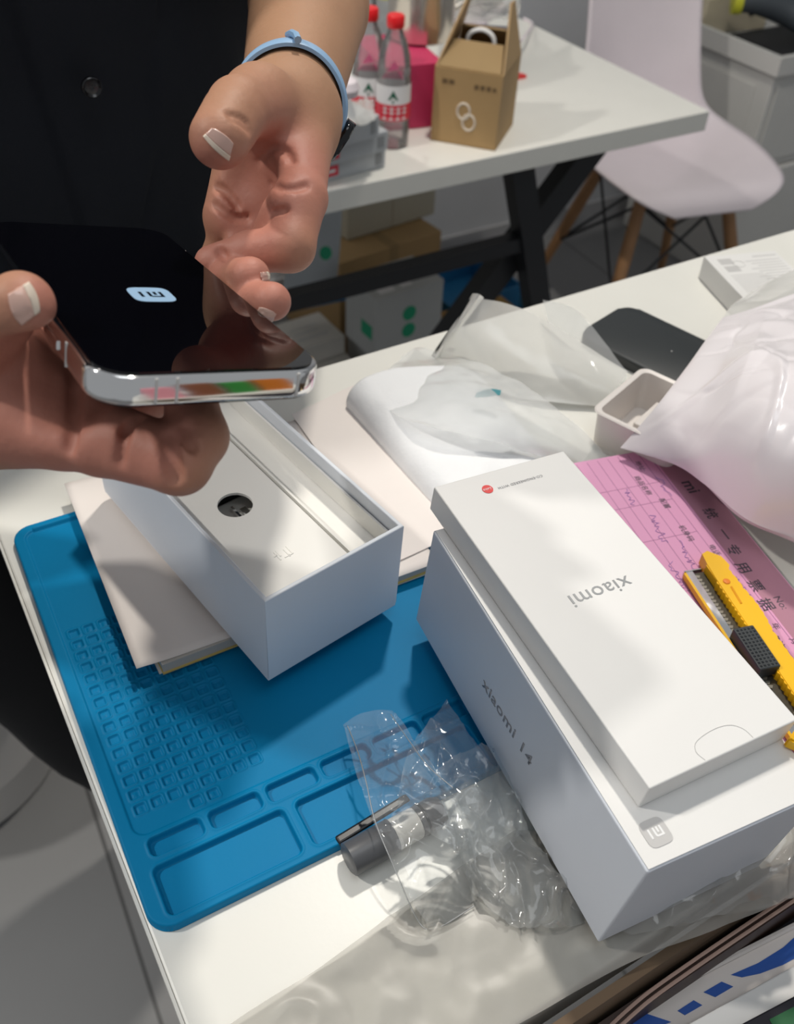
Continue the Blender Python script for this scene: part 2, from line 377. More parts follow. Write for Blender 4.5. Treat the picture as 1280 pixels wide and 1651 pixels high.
# ================================================================== OPEN BOX
def open_box():
    Rm = Matrix(((0.98506, -0.17087, 0.02123), (0.17136, 0.98492, -0.02385), (-0.01684, 0.02713, 0.99949)))
    w, l, h = .0809, .1667, .0596
    t = empty('open_phone_box', frame((.095, .2589, .0142), Rm), 'open white phone box base with a liner and round hole, nothing inside', 'box')
    th = .0022
    bm = bmesh.new()
    prism(bm, [(0, 0), (w, 0), (w, l), (0, l)], 0, .002)
    for a in (((0, 0), (w, 0), (w - th, th), (th, th)), ((w, 0), (w, l), (w - th, l - th), (w - th, th)), ((w, l), (0, l), (th, l - th), (w - th, l - th)), ((0, l), (0, 0), (th, th), (th, l - th))):
        prism(bm, a, .002, h)
    bmesh.ops.remove_doubles(bm, verts=bm.verts, dist=1e-6)
    o = add('box_walls', bm, CARD_COOL, t)
    md = o.modifiers.new('bevel', 'BEVEL'); md.width = .0005; md.segments = 2; md.limit_method = 'ANGLE'
    # inner liner: platform with a round hole and stepped channel along the right
    zt = h - .0075; x0, x1 = th + .0003, w - th - .0003; y0, y1 = th + .0003, l - th - .0003
    hx, hy, hr = .0271, .0665, .0088
    xc = .0520                      # channel starts here
    bm = bmesh.new()
    # platform with hole: ring of quads from circle to rectangle
    N = 48; rectp = []; cir = []
    for k in range(N):
        a = 2 * math.pi * k / N; c, s = math.cos(a), math.sin(a); cir.append((hx + hr * c, hy + hr * s))
        X0, X1, Y0, Y1 = x0, xc, y0 + .004, y1
        tx = ((X1 - hx) / c if c > 1e-9 else (X0 - hx) / c if c < -1e-9 else 1e9); ty = ((Y1 - hy) / s if s > 1e-9 else (Y0 - hy) / s if s < -1e-9 else 1e9)
        q = min(tx, ty); rectp.append((hx + q * c, hy + q * s))
    # snap nearest samples to the rectangle corners
    for cx_, cy_ in ((x0, y0 + .004), (xc, y0 + .004), (x0, y1), (xc, y1)):
        k = min(range(N), key=lambda i: (rectp[i][0] - cx_) ** 2 + (rectp[i][1] - cy_) ** 2); rectp[k] = (cx_, cy_)
    zl = zt - .0015
    V = {n: [bm.verts.new((p[0], p[1], z)) for p in pp] for n, pp, z in (('ct', cir, zt), ('cb', cir, zl), ('rt', rectp, zt), ('rb', rectp, zt - .030))}
    for k in range(N):
        j = (k + 1) % N
        bm.faces.new((V['ct'][k], V['rt'][k], V['rt'][j], V['ct'][j])); bm.faces.new((V['cb'][k], V['ct'][k], V['ct'][j], V['cb'][j]))
        bm.faces.new((V['rt'][k], V['rb'][k], V['rb'][j], V['rt'][j]))
    add('liner', bm, CARD_IN, t)
    bm = bmesh.new()
    bbox(bm, xc + .0002, x1, y0 + .004, y1, zt - .0135, zt - .012)          # channel floor
    bbox(bm, xc + .0030, xc + .0042, y0 + .0045, y1, zt - .0118, zt - .0022)      # standing fold
    bbox(bm, x1 - .0015, x1 - .0003, y0 + .0045, y1, zt - .0118, zt - .0005)
    bbox(bm, x0, x1, y0, y0 + .0038, zt - .006, zt - .0045)
    add('side_channel', bm, CARD_IN, t)
    bm = bmesh.new(); bbox(bm, hx - .013, hx + .014, hy - .014, hy + .013, .006, zt - .0095, .001); add('charger_in_hole', bm, material('white_charger', (.55, .55, .52), .3), t)
    bm = bmesh.new(); bbox(bm, hx + .0005, hx + .0018, hy - .010, hy + .006, zt - .0093, zt - .0065); bbox(bm, hx + .004, hx + .0075, hy - .008, hy + .003, zt - .0093, zt - .0075); add('prong', bm, CHROME, t)
    # embossed pull mark
    M = Matrix.Translation((.0268, .0252, zt)) @ Matrix.Rotation(math.pi, 4, 'Z')
    g = rects_bm([(-.0045, -.0038, -.003, .0028), (-.0024, -.0017, -.002, .0035), (-.0040, .0005, .0024, .0030), (.0012, .0019, -.0035, .001), (.0026, .0045, -.0008, -.0002), (.0026, .0032, -.003, .003)], M, 0, .00035)
    add('embossed_mark', g, CARD_IN, t)
open_box()

# ================================================================== BIG SEALED BOX + FLAT BOX ON IT
RB = Matrix(((0.99431, 0.09849, 0.04051), (-0.09575, 0.9933, -0.06478), (-0.04662, 0.06053, 0.99708)))
TB = Vector((.1599, .0835, .0066)); DB = (.0850, .1742, .0673)
def text_M(o, xdir, up, local):
    """4x4 in the local frame of `local` from world origin / directions"""
    x = Vector(xdir).normalized(); n = x.cross(Vector(up)).normalized(); y = n.cross(x)
    return local.matrix_world.inverted() @ frame(o, axes(x, y, n))
def word(parent, M, h, mat, s='xiaomi', bold=.0):
    """rounded wide wordmark"""
    return text(s, h, M, mat, parent, 'printed_wordmark', .00008, bold=bold, sx=1.12, spacing=1.06)
def big_box():
    t = empty('sealed_phone_box', frame(TB, RB), 'large white phone box with side lettering, back end propped on the catalogue', 'box')
    w, l, h = DB
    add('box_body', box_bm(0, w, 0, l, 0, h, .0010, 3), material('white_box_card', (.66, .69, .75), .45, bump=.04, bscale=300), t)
    X, Y, Z = RB.col[0], RB.col[1], RB.col[2]
    # top panel wrap (bright strip) and label
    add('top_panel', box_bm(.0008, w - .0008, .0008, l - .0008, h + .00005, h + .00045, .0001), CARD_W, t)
    c = onpl(817, 1163, TB, X) - X * .0001
    word(t, text_M(c, -Y, Z, t), .0093, INK_GREY, 'xiaomi 14', .00008)
    c = onpl(1057, 1342, TB + Z * (h + .0005), Z) + Z * .0001
    logo(t, text_M(c, -X, -Y, t), .0052, INK_PALE, WHITE)
    # paper tab + seam line
    lw = onpl(1010, 1345, TB + Z * (h + .0005), Z)
big_box()
def flat_box():
    w, l, h = .0773, .1668, .0145
    # lies flush on the big box
    Z = RB.col[2]; plane = TB + Z * (DB[2] + .0006)
    tp = plane + Z * h
    A, B = onpl(1048, 1272, tp, Z), onpl(699, 785, tp, Z)
    Y = (B - A); l = Y.length; Y.normalize(); X = Y.cross(Z).normalized(); w = (onpl(920, 740, tp, Z) - B).dot(X)
    print('flat box', w, l)
    O = A - Z * h
    t = empty('flat_accessory_box', frame(O, axes(X, Y, Z)), 'flat white box with a red dot and grey wordmark on top of the big box', 'box')
    add('box_body', box_bm(0, w, 0, l, 0, h, .0007, 3), CARD_W, t)
    c = onpl(968, 953, tp, Z) + Z * .0001; word(t, text_M(c, -X, -Y, t), .0101, INK_SILVER)
    c = onpl(786, 789, tp, Z) + Z * .0001; M = text_M(c, -X, -Y, t)
    b = bmesh.new(); prism(b, squircle(.0027, 2.0, 32), 0, .0001, M); add('red_dot', b, RED, t)
    text('Leica', .0021, M @ Matrix.Translation((0, 0, .0001)), WHITE, t, 'dot_lettering', .00006, shear=.3)
    c = onpl(839, 777, tp, Z) + Z * .0001
    text('CO-ENGINEERED WITH', .0021, text_M(c, -X, -Y, t), INK_GREY, t, 'small_lettering', .00006, spacing=1.15)
    # thumb notch outline near the front edge
    M = Matrix.Translation((w * .56, 0, h)); b = bmesh.new(); pts = []
    for x, y in ((-.0115, .0010), (-.0125, .005), (-.0095, .0085), (0, .0100), (.0075, .0090), (.0115, .0055), (.0125, .001)): pts.append(Vector((w * .52 + x, y, h + .0001)))
    tube(b, catmull(pts, 24), .00012, 5); add('thumb_tab_cut', b, INK_PALE, t)
flat_box()
# ================================================================== RECEIPT PAD
PINK = material('pink_carbonless_paper', (.70, .33, .52), .65, tint=.04)
PINK_D = material('mauve_printed_band', (.42, .20, .27), .65)
PINK_INK = material('purple_ruling', (.26, .09, .22), .6)
def receipt():
    z = .012
    o = at(1150, 830, z); e = at(1265, 975, z)      # title runs from o to e
    x = (e - o).normalized(); y = Vector((0, 0, 1)).cross(x)
    t = empty('receipt_pad', frame((o.x, o.y, 0), axes(x, y, Vector((0, 0, 1)))), 'pink printed receipt pad with ruled lines under the yellow cutter', 'receipt pad')
    inv = t.matrix_world.inverted()
    def L(px, py): v = inv @ at(px, py, z); return v.x, v.y
    TL = L(945, 757); x0 = L(1010, 742)[0] - .006; x1 = .155; yb = L(1000, 850)[1] - .035; yt = L(1145, 800)[1] + .006
    ym = L(1180, 875)[1]; band = L(1150, 860)[1]
    yb = -.085; band = -.0095; yt = .0115
    print('receipt', x0, yb, yt, TL, L(1040, 745), L(1240, 1010), L(1020, 740), L(1275, 950), L(1175, 800))
    P = [(x0, yb), (x1, yb), (x1, yt), (x0, yt)]
    b = bmesh.new(); prism(b, P, .0, z - .0003); add('pages', b, material('pad_pages', (.62, .50, .50), .8), t)
    b = bmesh.new(); prism(b, P, z - .0003, z); add('top_form', b, PINK, t)
    b = bmesh.new(); prism(b, [(x0, band), (x1, band), (x1, yt - .0005), (x0, yt - .0005)], z, z + .0001); add('binding_band', b, PINK_D, t)
    rs = []
    def hl(y, a=x0 + .002, c=x1, w=.00022): rs.append((a, c, y - w / 2, y + w / 2))
    def vl(x, a, c, w=.00022): rs.append((x - w / 2, x + w / 2, a, c))
    hl(band - .0016, w=.0003)
    rows = [-.0170 - .0072 * k for k in range(9)]
    for r in rows: hl(r)
    for k, xx in enumerate((x0 + .030, x0 + .046, x0 + .075, x0 + .115, x0 + .150)): vl(xx, rows[-1], rows[0])
    add('ruling', rects_bm(rs, Matrix.Translation((0, 0, z)), 0, .00008), PINK_INK, t)
    def T(s, px, py, size, mat=INK_DARK, bold=.0, sp=1.0):
        X, Y = L(px, py); return text(s, size, Matrix.Translation((X, Y, z + .0001)), mat, t, 'printed_text', .00004, bold=bold, spacing=sp)
    for s, px, py in (('统', 1146, 828), ('一', 1169, 862), ('专', 1183, 887), ('用', 1199, 916), ('票', 1219, 945), ('据', 1236, 975)): T(s, px - 2, py, .0088, bold=.0001)
    T('mi', 1113, 785, .0115, bold=.0002); T('No:', 1258, 972, .0062)
    T('商品名称', 1036, 783, .0045); T('地址:', 1032, 752, .0045); T('配置', 1071, 812, .0046); T('机身码', 1106, 860, .0045)
    T('电话:', 1152, 888, .0045); T('金额', 1212, 980, .0045); T('年', 1250, 1010, .0045); T('备注', 1254, 1034, .0045); T('月', 1279, 1034, .0045)
    # blue handwriting strokes
    b = bmesh.new(); rnd = random.Random(3)
    for (px, py, n) in ((1010, 790, 4), (1062, 770, 5), (1050, 830, 7), (1095, 870, 8), (1190, 930, 8), (1080, 905, 6)):
        X, Y = L(px, py); pts = []
        for k in range(n * 3): pts.append((X + k * .0012 + rnd.uniform(-.001, .001), Y + rnd.uniform(-.0022, .0022) - k * .0002, z + .0002))
        tube(b, catmull(pts, n * 9), .00013, 4)
    add('handwriting', b, material('blue_pen_ink', (.20, .12, .45), .5), t)
receipt()

# ================================================================== YELLOW CUTTER
def cutter():
    z = .017
    a, e = at(1136, 918, z), at(1274, 1123, z); x = (e - a).normalized(); y = Vector((0, 0, 1)).cross(x); L = .165
    t = empty('box_cutter', frame((a.x, a.y, .0135), axes(x, y, Vector((0, 0, 1)))), 'yellow box cutter with black slider lying on the pink receipt', 'cutter')
    YEL = material('yellow_plastic', (.90, .50, .005), .35, spec=.5); 
    # body outline (top grip side is scalloped)
    top = []; n = 22
    for k in range(n * 4):
        s = k / (n * 4 - 1); X = .006 + s * (L - .01); am = .0008 if X < .13 else 0
        top.append((X, .0112 - .0006 * math.sin(s * 6) + am * abs(math.sin(X * 620)) - .0012 * max(0, 1 - (X - .006) / .01) + (.0015 if .02 < X < .05 else 0) * math.sin((X - .02) / .03 * math.pi)))
    bot = [(L, 0), (.012, 0), (.0, .0005)]
    nose = [(-.008, .0015), (-.0095, .0055), (-.0040, .0112), (.003, .0125)]
    b = bmesh.new(); prism(b, bot[::1] + nose + top, 0, .0075); add('upper_body', b, YEL, t)
    low = [(.0, -.0002)] + [(.012 + k * .0016, -.0010 if k % 2 else -.0001) for k in range(int((L - .02) / .0016))] + [(L, -.0002)]
    b = bmesh.new(); prism(b, low + [(L, .0016), (0, .0016)], .0005, .0070); add('toothed_rail', b, YEL, t)
    b = bmesh.new(); prism(b, [(.0, -.0090), (L, -.0090), (L, -.0002), (0, -.0002)], 0, .0016); add('track', b, material('dark_steel_track', (.10, .095, .08), .3, metal=.7), t)
    for k in range(24):
        pass
    b = bmesh.new()
    for k in range(30): prism(b, [(.002 + k * .0026, -.0062), (.0037 + k * .0026, -.0072), (.0044 + k * .0026, -.0052), (.0028 + k * .0026, -.0040)], .0016, .0024)
    add('ratchet_teeth', b, material('worn_steel', (.32, .30, .25), .3, metal=.8), t)
    b = bmesh.new(); prism(b, [(-.0015, -.0110), (L, -.0110), (L, -.0070), (-.0015, -.0070)], .0016, .0030); prism(b, [(-.0015, -.0120), (-.0008, -.0120), (-.0008, -.0002), (-.0015, -.0002)], .0, .0034)
    add('blade', b, CHROME, t)
    b = bmesh.new(); prism(b, [(.0, -.0128), (L, -.0128), (L, -.0112), (0, -.0112)], .0, .0034); add('lower_body', b, YEL, t)
    # slider with pyramid knurling
    g = bmesh.new(); bbox(g, .046, .073, -.0105, .0012, .0026, .0100, .0008)
    for i in range(12):
        for j in range(5):
            cx, cy = .0480 + i * .0021, -.0090 + j * .0021
            vs = [g.verts.new((cx + a * .0008, cy + c * .0008, .0098)) for a, c in ((-1, -1), (1, -1), (1, 1), (-1, 1))]; tpv = g.verts.new((cx, cy, .0109))
            for q in range(4): g.faces.new((vs[q], vs[(q + 1) % 4], tpv))
    add('slider', g, material('black_rubbery_plastic', (.022, .028, .032), .5), t)
    b = bmesh.new(); lathe(b, [(.0011, 0), (.0020, .0004), (.0018, .0007), (.0006, .0008)], 16, (.014, .0045, .0073)); add('rivet', b, material('orange_plastic', (.80, .22, .01), .4), t)
    b = bmesh.new(); tube(b, [(.018, .0050, .0074), (.030, .0042, .0074)], .0007, 6); add('moulded_arrow', b, material('orange_yellow_plastic', (.80, .34, .01), .4), t)
cutter()
def yellow_clip():
    Z = RB.col[2]; pl = TB + Z * (DB[2] + .0006); a = onpl(1282, 1200, pl, Z)
    b = bmesh.new()
    pts = [(-.006, -.002), (-.001, .004), (.004, .0052), (.022, .003), (.022, -.006), (.004, -.006)]
    M = frame(a + Z * .0002, RB @ rotz(-.5)); prism(b, pts, 0, .006, M)
    bmesh.ops.bevel(b, geom=b.edges[:], offset=.0008, segments=2, affect='EDGES')
    o = add('yellow_tool', b, material('yellow_plastic_tool', (.90, .50, .005), .35)); tag(o, 'end of a yellow plastic tool poking out beside the flat white box', 'tool')

yellow_clip()
# ================================================================== PHONE, CASE, SMALL BOX AT THE BACK
def lying_phone():
    z = .012
    A, B = at(1088, 611, z), at(938, 535, z)        # front long edge, right to left
    x = (A - B).normalized(); y = Vector((0, 0, 1)).cross(x)
    t = empty('smartphone', frame((B.x, B.y, .0004), axes(x, y, Vector((0, 0, 1)))), 'dark grey smartphone lying face down on the table beside the white bag', 'phone')
    wd = (at(968, 495, z) - B).dot(y); ln = .150
    print('phone2', wd)
    b = slab(ln, .066, .012, 0, .0080, .0018, cx=ln / 2 - .004, cy=.033); add('phone_body', b, material('dark_grey_matte_glass', (.022, .026, .028), .38), t, smooth=1)
    b = slab(.034, .034, .008, .0081, .0100, .0006, cx=ln - .030, cy=.022); add('camera_island', b, BLACK_METAL, t, smooth=1)
    b = bmesh.new(); lathe(b, [(.0006, 0), (.0006, .0002)], 10, (.058, .034, .00805)); add('sensor_dot', b, INK_PALE, t)
lying_phone()
def label_box():
    h = .020
    A, B = at(1205, 487, h), at(1135, 413, h)
    y = (B - A).normalized(); L = (B - A).length; x = y.cross(Vector((0, 0, 1)))
    t = empty('adapter_box', frame((A.x, A.y, .0003), axes(x, y, Vector((0, 0, 1)))), 'small white box with a printed specification label at the back of the table', 'box')
    w = (at(1255, 407, h) - B).length * .98
    add('box_body', box_bm(0, w, 0, L, 0, h - .0004, .0006), CARD_W, t)
    rs = [(.008, .020, L - .016, L - .007), (.008, .020, L - .028, L - .019), (w * .62, w * .95, L - .0075, L - .0062)]
    for k in range(9): rs.append((w * (.46 + .06 * (k % 3)), w * .95, L - .014 - k * .0042, L - .0132 - k * .0042))
    for k in range(10): rs.append((.007, w * (.55 + .03 * (k % 4)), L - .034 - k * .0028, L - .0334 - k * .0028))
    add('label_print', rects_bm(rs, Matrix.Translation((0, 0, h - .0004)), 0, .0001), INK_PALE, t)
    b = bmesh.new(); tube(b, [(w * .35 + .005 * math.cos(k * .4), L - .017 + .005 * math.sin(k * .4), h - .0003) for k in range(16)], .0002, 4, closed=False); add('label_seal', b, INK_PALE, t)
label_box()
def pulp_tray():
    z = .030
    A, B, Cc = at(1013, 690, z), at(952, 660, z), at(1034, 588, z)
    x = (A - B).normalized(); y = Vector((0, 0, 1)).cross(x); L = (Cc - B).dot(y) ; W = .062
    print('tray', L, (A - B).length)
    t = empty('plastic_tray', frame((B.x, B.y, .0004), axes(x, y, Vector((0, 0, 1)))), 'white moulded packaging tray with a deep well beside the black phone', 'tray')
    m = material('off_white_plastic', (.78, .73, .69), .4)
    def shell(x0, x1, y0, y1, zb, zt, fl=.0035, th=.0012, r=.006):
        b = bmesh.new(); cx, cy, w, h = (x0 + x1) / 2, (y0 + y1) / 2, x1 - x0, y1 - y0
        loops = [(w - 2 * fl, h - 2 * fl, r, zb), (w - fl, h - fl, r + .001, zt - .001), (w, h, r + .001, zt), (w - .002, h - .002, r, zt + .0006), (w - 2 * fl - .001, h - 2 * fl - .001, r - .001, zt), (w - 3.2 * fl, h - 3.2 * fl, r - .001, zb + th)]
        rings = [[b.verts.new((p[0], p[1], q[3])) for p in rrect(q[0], q[1], q[2], 6, cx, cy)] for q in loops]
        for i in range(len(rings) - 1):
            n = len(rings[i])
            for k in range(n): b.faces.new((rings[i][k], rings[i][(k + 1) % n], rings[i + 1][(k + 1) % n], rings[i + 1][k]))
        b.faces.new(rings[0][::-1]); b.faces.new(rings[-1]); return b
    add('well', shell(0, W, 0, L, 0, z - .001), m, t, smooth=1)
    add('inner_rib', box_bm(.020, .026, .026, L - .010, .0015, .015, .001), m, t)
    add('inner_block', box_bm(.030, .052, .012, L - .022, .0015, .012, .001), CARD_W, t)
pulp_tray()
# ================================================================== SOFT PACKAGING
def sheet_obj(name, P, mat, th=0, crumple=0, cs=30, seed=0, fold=0, zmin=.0004):
    n, m = P.shape[:2]
    for i in range(n):
        for j in range(m):
            x, y, z = P[i, j]
            if crumple:
                e = fbm(x + seed, y, seed, cs, 3); r = 1 - abs(fbm(x - seed, y + seed, 0, cs * .55, 2)) * 2.2
                z += crumple * (.6 * e + fold * max(0, r) ** 3)
                P[i, j, 0] += crumple * .25 * fbm(y, x, seed + 4, cs, 2)
            P[i, j, 2] = max(z, zmin)
    o = add(name, grid_mesh(name, P), mat, smooth=2)
    if th: solidify(o, th)
    return o

# padded foam pouch, rolled open end towards the left, lying on the table
def pouch():
    near_l, far_l = at(700, 850, .0), at(566, 668, .0)
    FO = material('white_foam_sheet', (.84, .85, .86), .75, bump=.35, bscale=500, tint=.03, distance=.0006)
    A = [at(690, 850, .017), at(632, 760, .018), at(566, 672, .020)]
    n, m = 70, 60
    ax0, ax1 = at(735, 838, .0), at(592, 672, .0)
    dirx = (at(880, 775, 0) - at(735, 838, 0)); L = Vector((dirx.x, dirx.y, 0)).normalized()
    P = np.zeros((n, m, 3))
    for i in range(n):
        u = i / (n - 1); base = ax0.lerp(ax1, u); base.z = 0
        r = .013 + .003 * u
        for j in range(m):
            v = j / (m - 1)
            # cross section: bottom edge -> round the rolled left side -> flat top running right -> back down
            if v < .55:
                a = math.pi * (1.38 - v / .55 * .88); x = r * math.cos(a); z = r + r * math.sin(a) + .0008
            else:
                s = (v - .55) / .45; x = s * (.080 + .012 * u); z = 2 * r + .0008 - s * s * (2 * r - .004)
            q = base + L * x; 
            P[i, j] = (q.x, q.y, z + .0006 * fbm(q.x, q.y, z, 60, 3) + (.0008 if v > .55 else 0) * math.sin(s * 9 if v > .55 else 0))
    o = sheet_obj('foam_pouch', P, FO, .0012)
    tag(o, 'white soft foam pouch, rolled along its left side, behind the flat white box', 'pouch')
    # clear adhesive flap over the pouch
    B = coons([at(745, 700, .03), at(800, 680, .026), at(850, 690, .02)], [at(800, 760, .034), at(880, 740, .03), at(930, 745, .014)], [at(745, 700, .03), at(770, 735, .036), at(800, 760, .034)], [at(850, 690, .02), at(900, 715, .020), at(930, 745, .014)], 30, 30)
pouch()

FILM = film_mat('clear_film', (.95, .96, .96), .13, .07, bump=.12, bscale=60)
FILM_SHARP = film_mat('clear_blister', (.85, .86, .86), .16, .05, bump=.12, bscale=25)
MILKY = film_mat('milky_film', (.93, .92, .88), .66, .18, bump=.25, bscale=30)
def blister():
    t = empty('frosted_wrapper', tuple(at(800, 600, 0)), 'frosted translucent plastic wrapper standing up at the rear edge of the work table', 'wrapper')
    ti = t.matrix_world.inverted()
    def part(name, a, b, c, d, n, m, mat, cr, cs, seed, fold=.5):
        P = coons(a, b, c, d, n, m)
        for i in range(n):
            for j in range(m):
                e = fbm(P[i, j, 0] + seed, P[i, j, 1], seed, cs, 3); P[i, j, 2] = max(P[i, j, 2] + cr * e, .0006)
        me = grid_mesh(name, P); me.transform(Matrix.Translation(-t.location)); return add(name, me, mat, t, smooth=2)
    def q(x, y, z): return at(x, y, z)
    # raised back sheet with fold
    part('raised_sheet', [q(697, 585, .002), q(830, 640, .004), q(960, 655, .004)], [q(768, 478, .055), q(860, 505, .040), q(1012, 600, .018)],
         [q(697, 585, .002), q(725, 530, .035), q(768, 478, .055)], [q(960, 655, .004), q(990, 630, .012), q(1012, 600, .018)], 60, 40, MILKY, .0012, 25, 1)
    part('folded_edge', [q(692, 578, .004), q(728, 525, .036), q(762, 473, .057)], [q(704, 585, .004), q(742, 530, .034), q(780, 480, .053)],
         [q(692, 578, .004), q(700, 582, .006), q(704, 585, .004)], [q(762, 473, .057), q(772, 474, .058), q(780, 480, .053)], 30, 8, MILKY, 0, 10, 2)
    part('loose_sheet', [q(590, 640, .001), q(640, 668, .036), q(740, 700, .042), q(905, 750, .006)], [q(672, 560, .001), q(780, 590, .016), q(890, 650, .018), q(985, 742, .003)],
         [q(590, 640, .001), q(630, 590, .010), q(672, 560, .001)], [q(905, 750, .004), q(950, 750, .006), q(985, 742, .003)], 60, 40, film_mat('hazy_film', (.95, .96, .96), .50, .12, bump=.25, bscale=30), .004, 22, 3)
    part('curled_end', [q(905, 610, .003), q(960, 655, .003), q(1000, 690, .003)], [q(875, 483, .016), q(935, 505, .026), q(1010, 600, .012)],
         [q(905, 610, .003), q(890, 550, .014), q(875, 483, .016)], [q(1000, 690, .003), q(1006, 640, .008), q(1010, 600, .012)], 30, 30, film_mat('hazy_film_end', (.88, .89, .90), .30, .10, bump=.2, bscale=30), .001, 25, 4)
    b = slab(.0052, .0048, .0008, 0, .0003, 0); M = frame(at(727, 564, .0125) - t.location, rotz(.6)); b.transform(M); add('tape_square', b, INK_PALE, t)
    # teal marker smear on the film
    P = coons([q(765, 641, .014), q(785, 640, .014), q(806, 637, .014)], [q(768, 633, .0145), q(790, 627, .015), q(808, 629, .0145)], [q(765, 641, .014), q(768, 633, .0145)], [q(806, 637, .014), q(808, 629, .0145)], 16, 6)
    P[:, :, 2] += .012; P = np.array([[list(Vector((0, 0, CAM_H)) + (Vector(P[i, j] - np.array((0, 0, .012))) - Vector((0, 0, CAM_H))) * ((CAM_H - .031) / (CAM_H - P[i, j, 2] + .012))) for j in range(P.shape[1])] for i in range(P.shape[0])])
    me = grid_mesh('smear', P); me.transform(Matrix.Translation(-t.location)); add('teal_mark', me, material('teal_ink', (.03, .24, .28), .5), t, smooth=2)
blister()
def clear_sleeve():
    q = at
    P = coons([q(915, 745, .004), q(960, 755, .006), q(985, 740, .004)], [q(842, 680, .020), q(900, 690, .012), q(1000, 735, .006)], [q(915, 745, .004), q(870, 720, .014), q(842, 680, .020)], [q(985, 740, .004), q(992, 738, .005), q(1000, 735, .006)], 24, 24)
    o = sheet_obj('clear_strip', P, FILM_SHARP, 0, .0006, 30, 6); tag(o, 'narrow clear plastic strip between the foam pouch and the pink receipt', 'plastic strip')
clear_sleeve()

def white_bag():
    t = empty('white_plastic_bag', tuple(at(1180, 700, 0)), 'crumpled white plastic bag bulging over the receipt pad at the right', 'bag')
    BAG = material('white_polythene', (.76, .72, .74), .26, spec=.6, bump=.12, bscale=12, tint=.03, distance=.003, coat=.25)
    q = at
    left = [q(1000, 722, .020), q(1058, 655, .040), q(1108, 590, .052), q(1140, 545, .052), q(1165, 512, .045)]
    right = [q(1560, 1030, .016), q(1560, 880, .07), q(1540, 700, .09), q(1500, 560, .06), q(1450, 430, .03)]
    bot = [q(1000, 722, .020), q(1085, 748, .026), q(1135, 780, .030), q(1205, 838, .033), q(1290, 874, .034), q(1400, 930, .030), q(1560, 1030, .016)]
    top = [q(1165, 512, .045), q(1215, 497, .052), q(1290, 470, .055), q(1370, 445, .045), q(1450, 430, .03)]
    n, m = 150, 120
    P = coons(bot, top, left, right, n, m); Q = P.copy()
    for i in range(n):
        for j in range(m):
            u, v = i / (n - 1), j / (m - 1); w = (min(1, 6 * u) * min(1, 6 * v) * min(1, 6 * (1 - v)) * min(1, 6 * (1 - u))); bul = math.sin(math.pi * min(1, v * 1.05)) ** .6 * min(1, u * 3.2)
            x, y, z = P[i, j]
            r1 = noise.voronoi(Vector((x * 13 + 3, y * 15, .5)))[0]; r2 = abs(noise.noise(Vector((x * 30, y * 24 + 7, 5))))
            h = .015 * bul + w * (.007 * (r1[1] - r1[0]) - .0035) - w * .012 * max(0, .10 - r2) + w * .0028 * max(0, 1 - abs(noise.noise(Vector((x * 8 + 2, y * 13, 8)))) * 16) + .005 * w * noise.noise(Vector((x * 9, y * 9, 3)))
            P[i, j, 2] = z + h
            Q[i, j, 2] = z * (1 - .55 * min(1, 5 * v) * min(1, 5 * u) * min(1, 5 * (1 - v)))
    for nm, A in (('front_sheet', P), ('back_sheet', Q)):
        me = grid_mesh(nm, A); me.transform(Matrix.Translation(-t.location)); add(nm, me, BAG, t, smooth=2)
    # see-through mouth of the bag over the adapter box
    A = coons([q(1165, 512, .045), q(1225, 495, .052), q(1290, 470, .055)], [q(1200, 470, .030), q(1240, 450, .034), q(1300, 425, .034)], [q(1165, 512, .045), q(1180, 492, .044), q(1200, 478, .032)], [q(1290, 470, .055), q(1300, 450, .045), q(1300, 425, .034)], 24, 16)
    me = grid_mesh('mouth_sheet', A); me.transform(Matrix.Translation(-t.location)); add('mouth_sheet', me, MILKY, t, smooth=2)
white_bag()

# ------------------------------------------------------------------ wrapping film below the big box
def wrap_film():
    q = at
    left = [q(250, 1738, .0008), q(375, 1651, .0008), q(530, 1550, .001), q(665, 1452, .002), q(830, 1340, .002)]
    bot = [q(250, 1738, .0008), q(560, 1800, .0008), q(830, 1655, .0008), q(1000, 1560, .0010), q(1160, 1498, .004), q(1300, 1438, .004)]
    right = [q(1300, 1438, .004), q(1310, 1400, .006), q(1330, 1370, .004), q(1370, 1250, .004)]
    top = [q(830, 1340, .002), q(950, 1340, .002), q(1080, 1330, .002), q(1370, 1250, .004)]
    P = coons(bot, top, left, right, 170, 110)
    o = sheet_obj('wrapping_film', P, film_mat('grey_wrap_film', (.56, .53, .48), .50, .32, gloss=.45, bump=.3, bscale=26), 0, .0028, 24, 2, .7)
    tag(o, 'large wrinkled translucent wrapping film spread under the big white box', 'plastic film')
    # crumpled ridge at the right, beyond the box corner
    P = coons([q(985, 1515, .001), q(1120, 1490, .004), q(1300, 1445, .004)], [q(1085, 1420, .006), q(1200, 1370, .014), q(1300, 1330, .016)], [q(985, 1515, .001), q(1040, 1460, .006), q(1085, 1420, .006)], [q(1300, 1445, .004), q(1300, 1390, .012), q(1300, 1330, .016)], 90, 60)
    o = sheet_obj('crumpled_film', P, film_mat('crumpled_clear_film', (.80, .77, .73), .30, .10, bump=.5, bscale=40), 0, .005, 40, 5, .8)
    tag(o, 'crumpled clear film heaped along the short end of the big box', 'plastic film')
wrap_film()

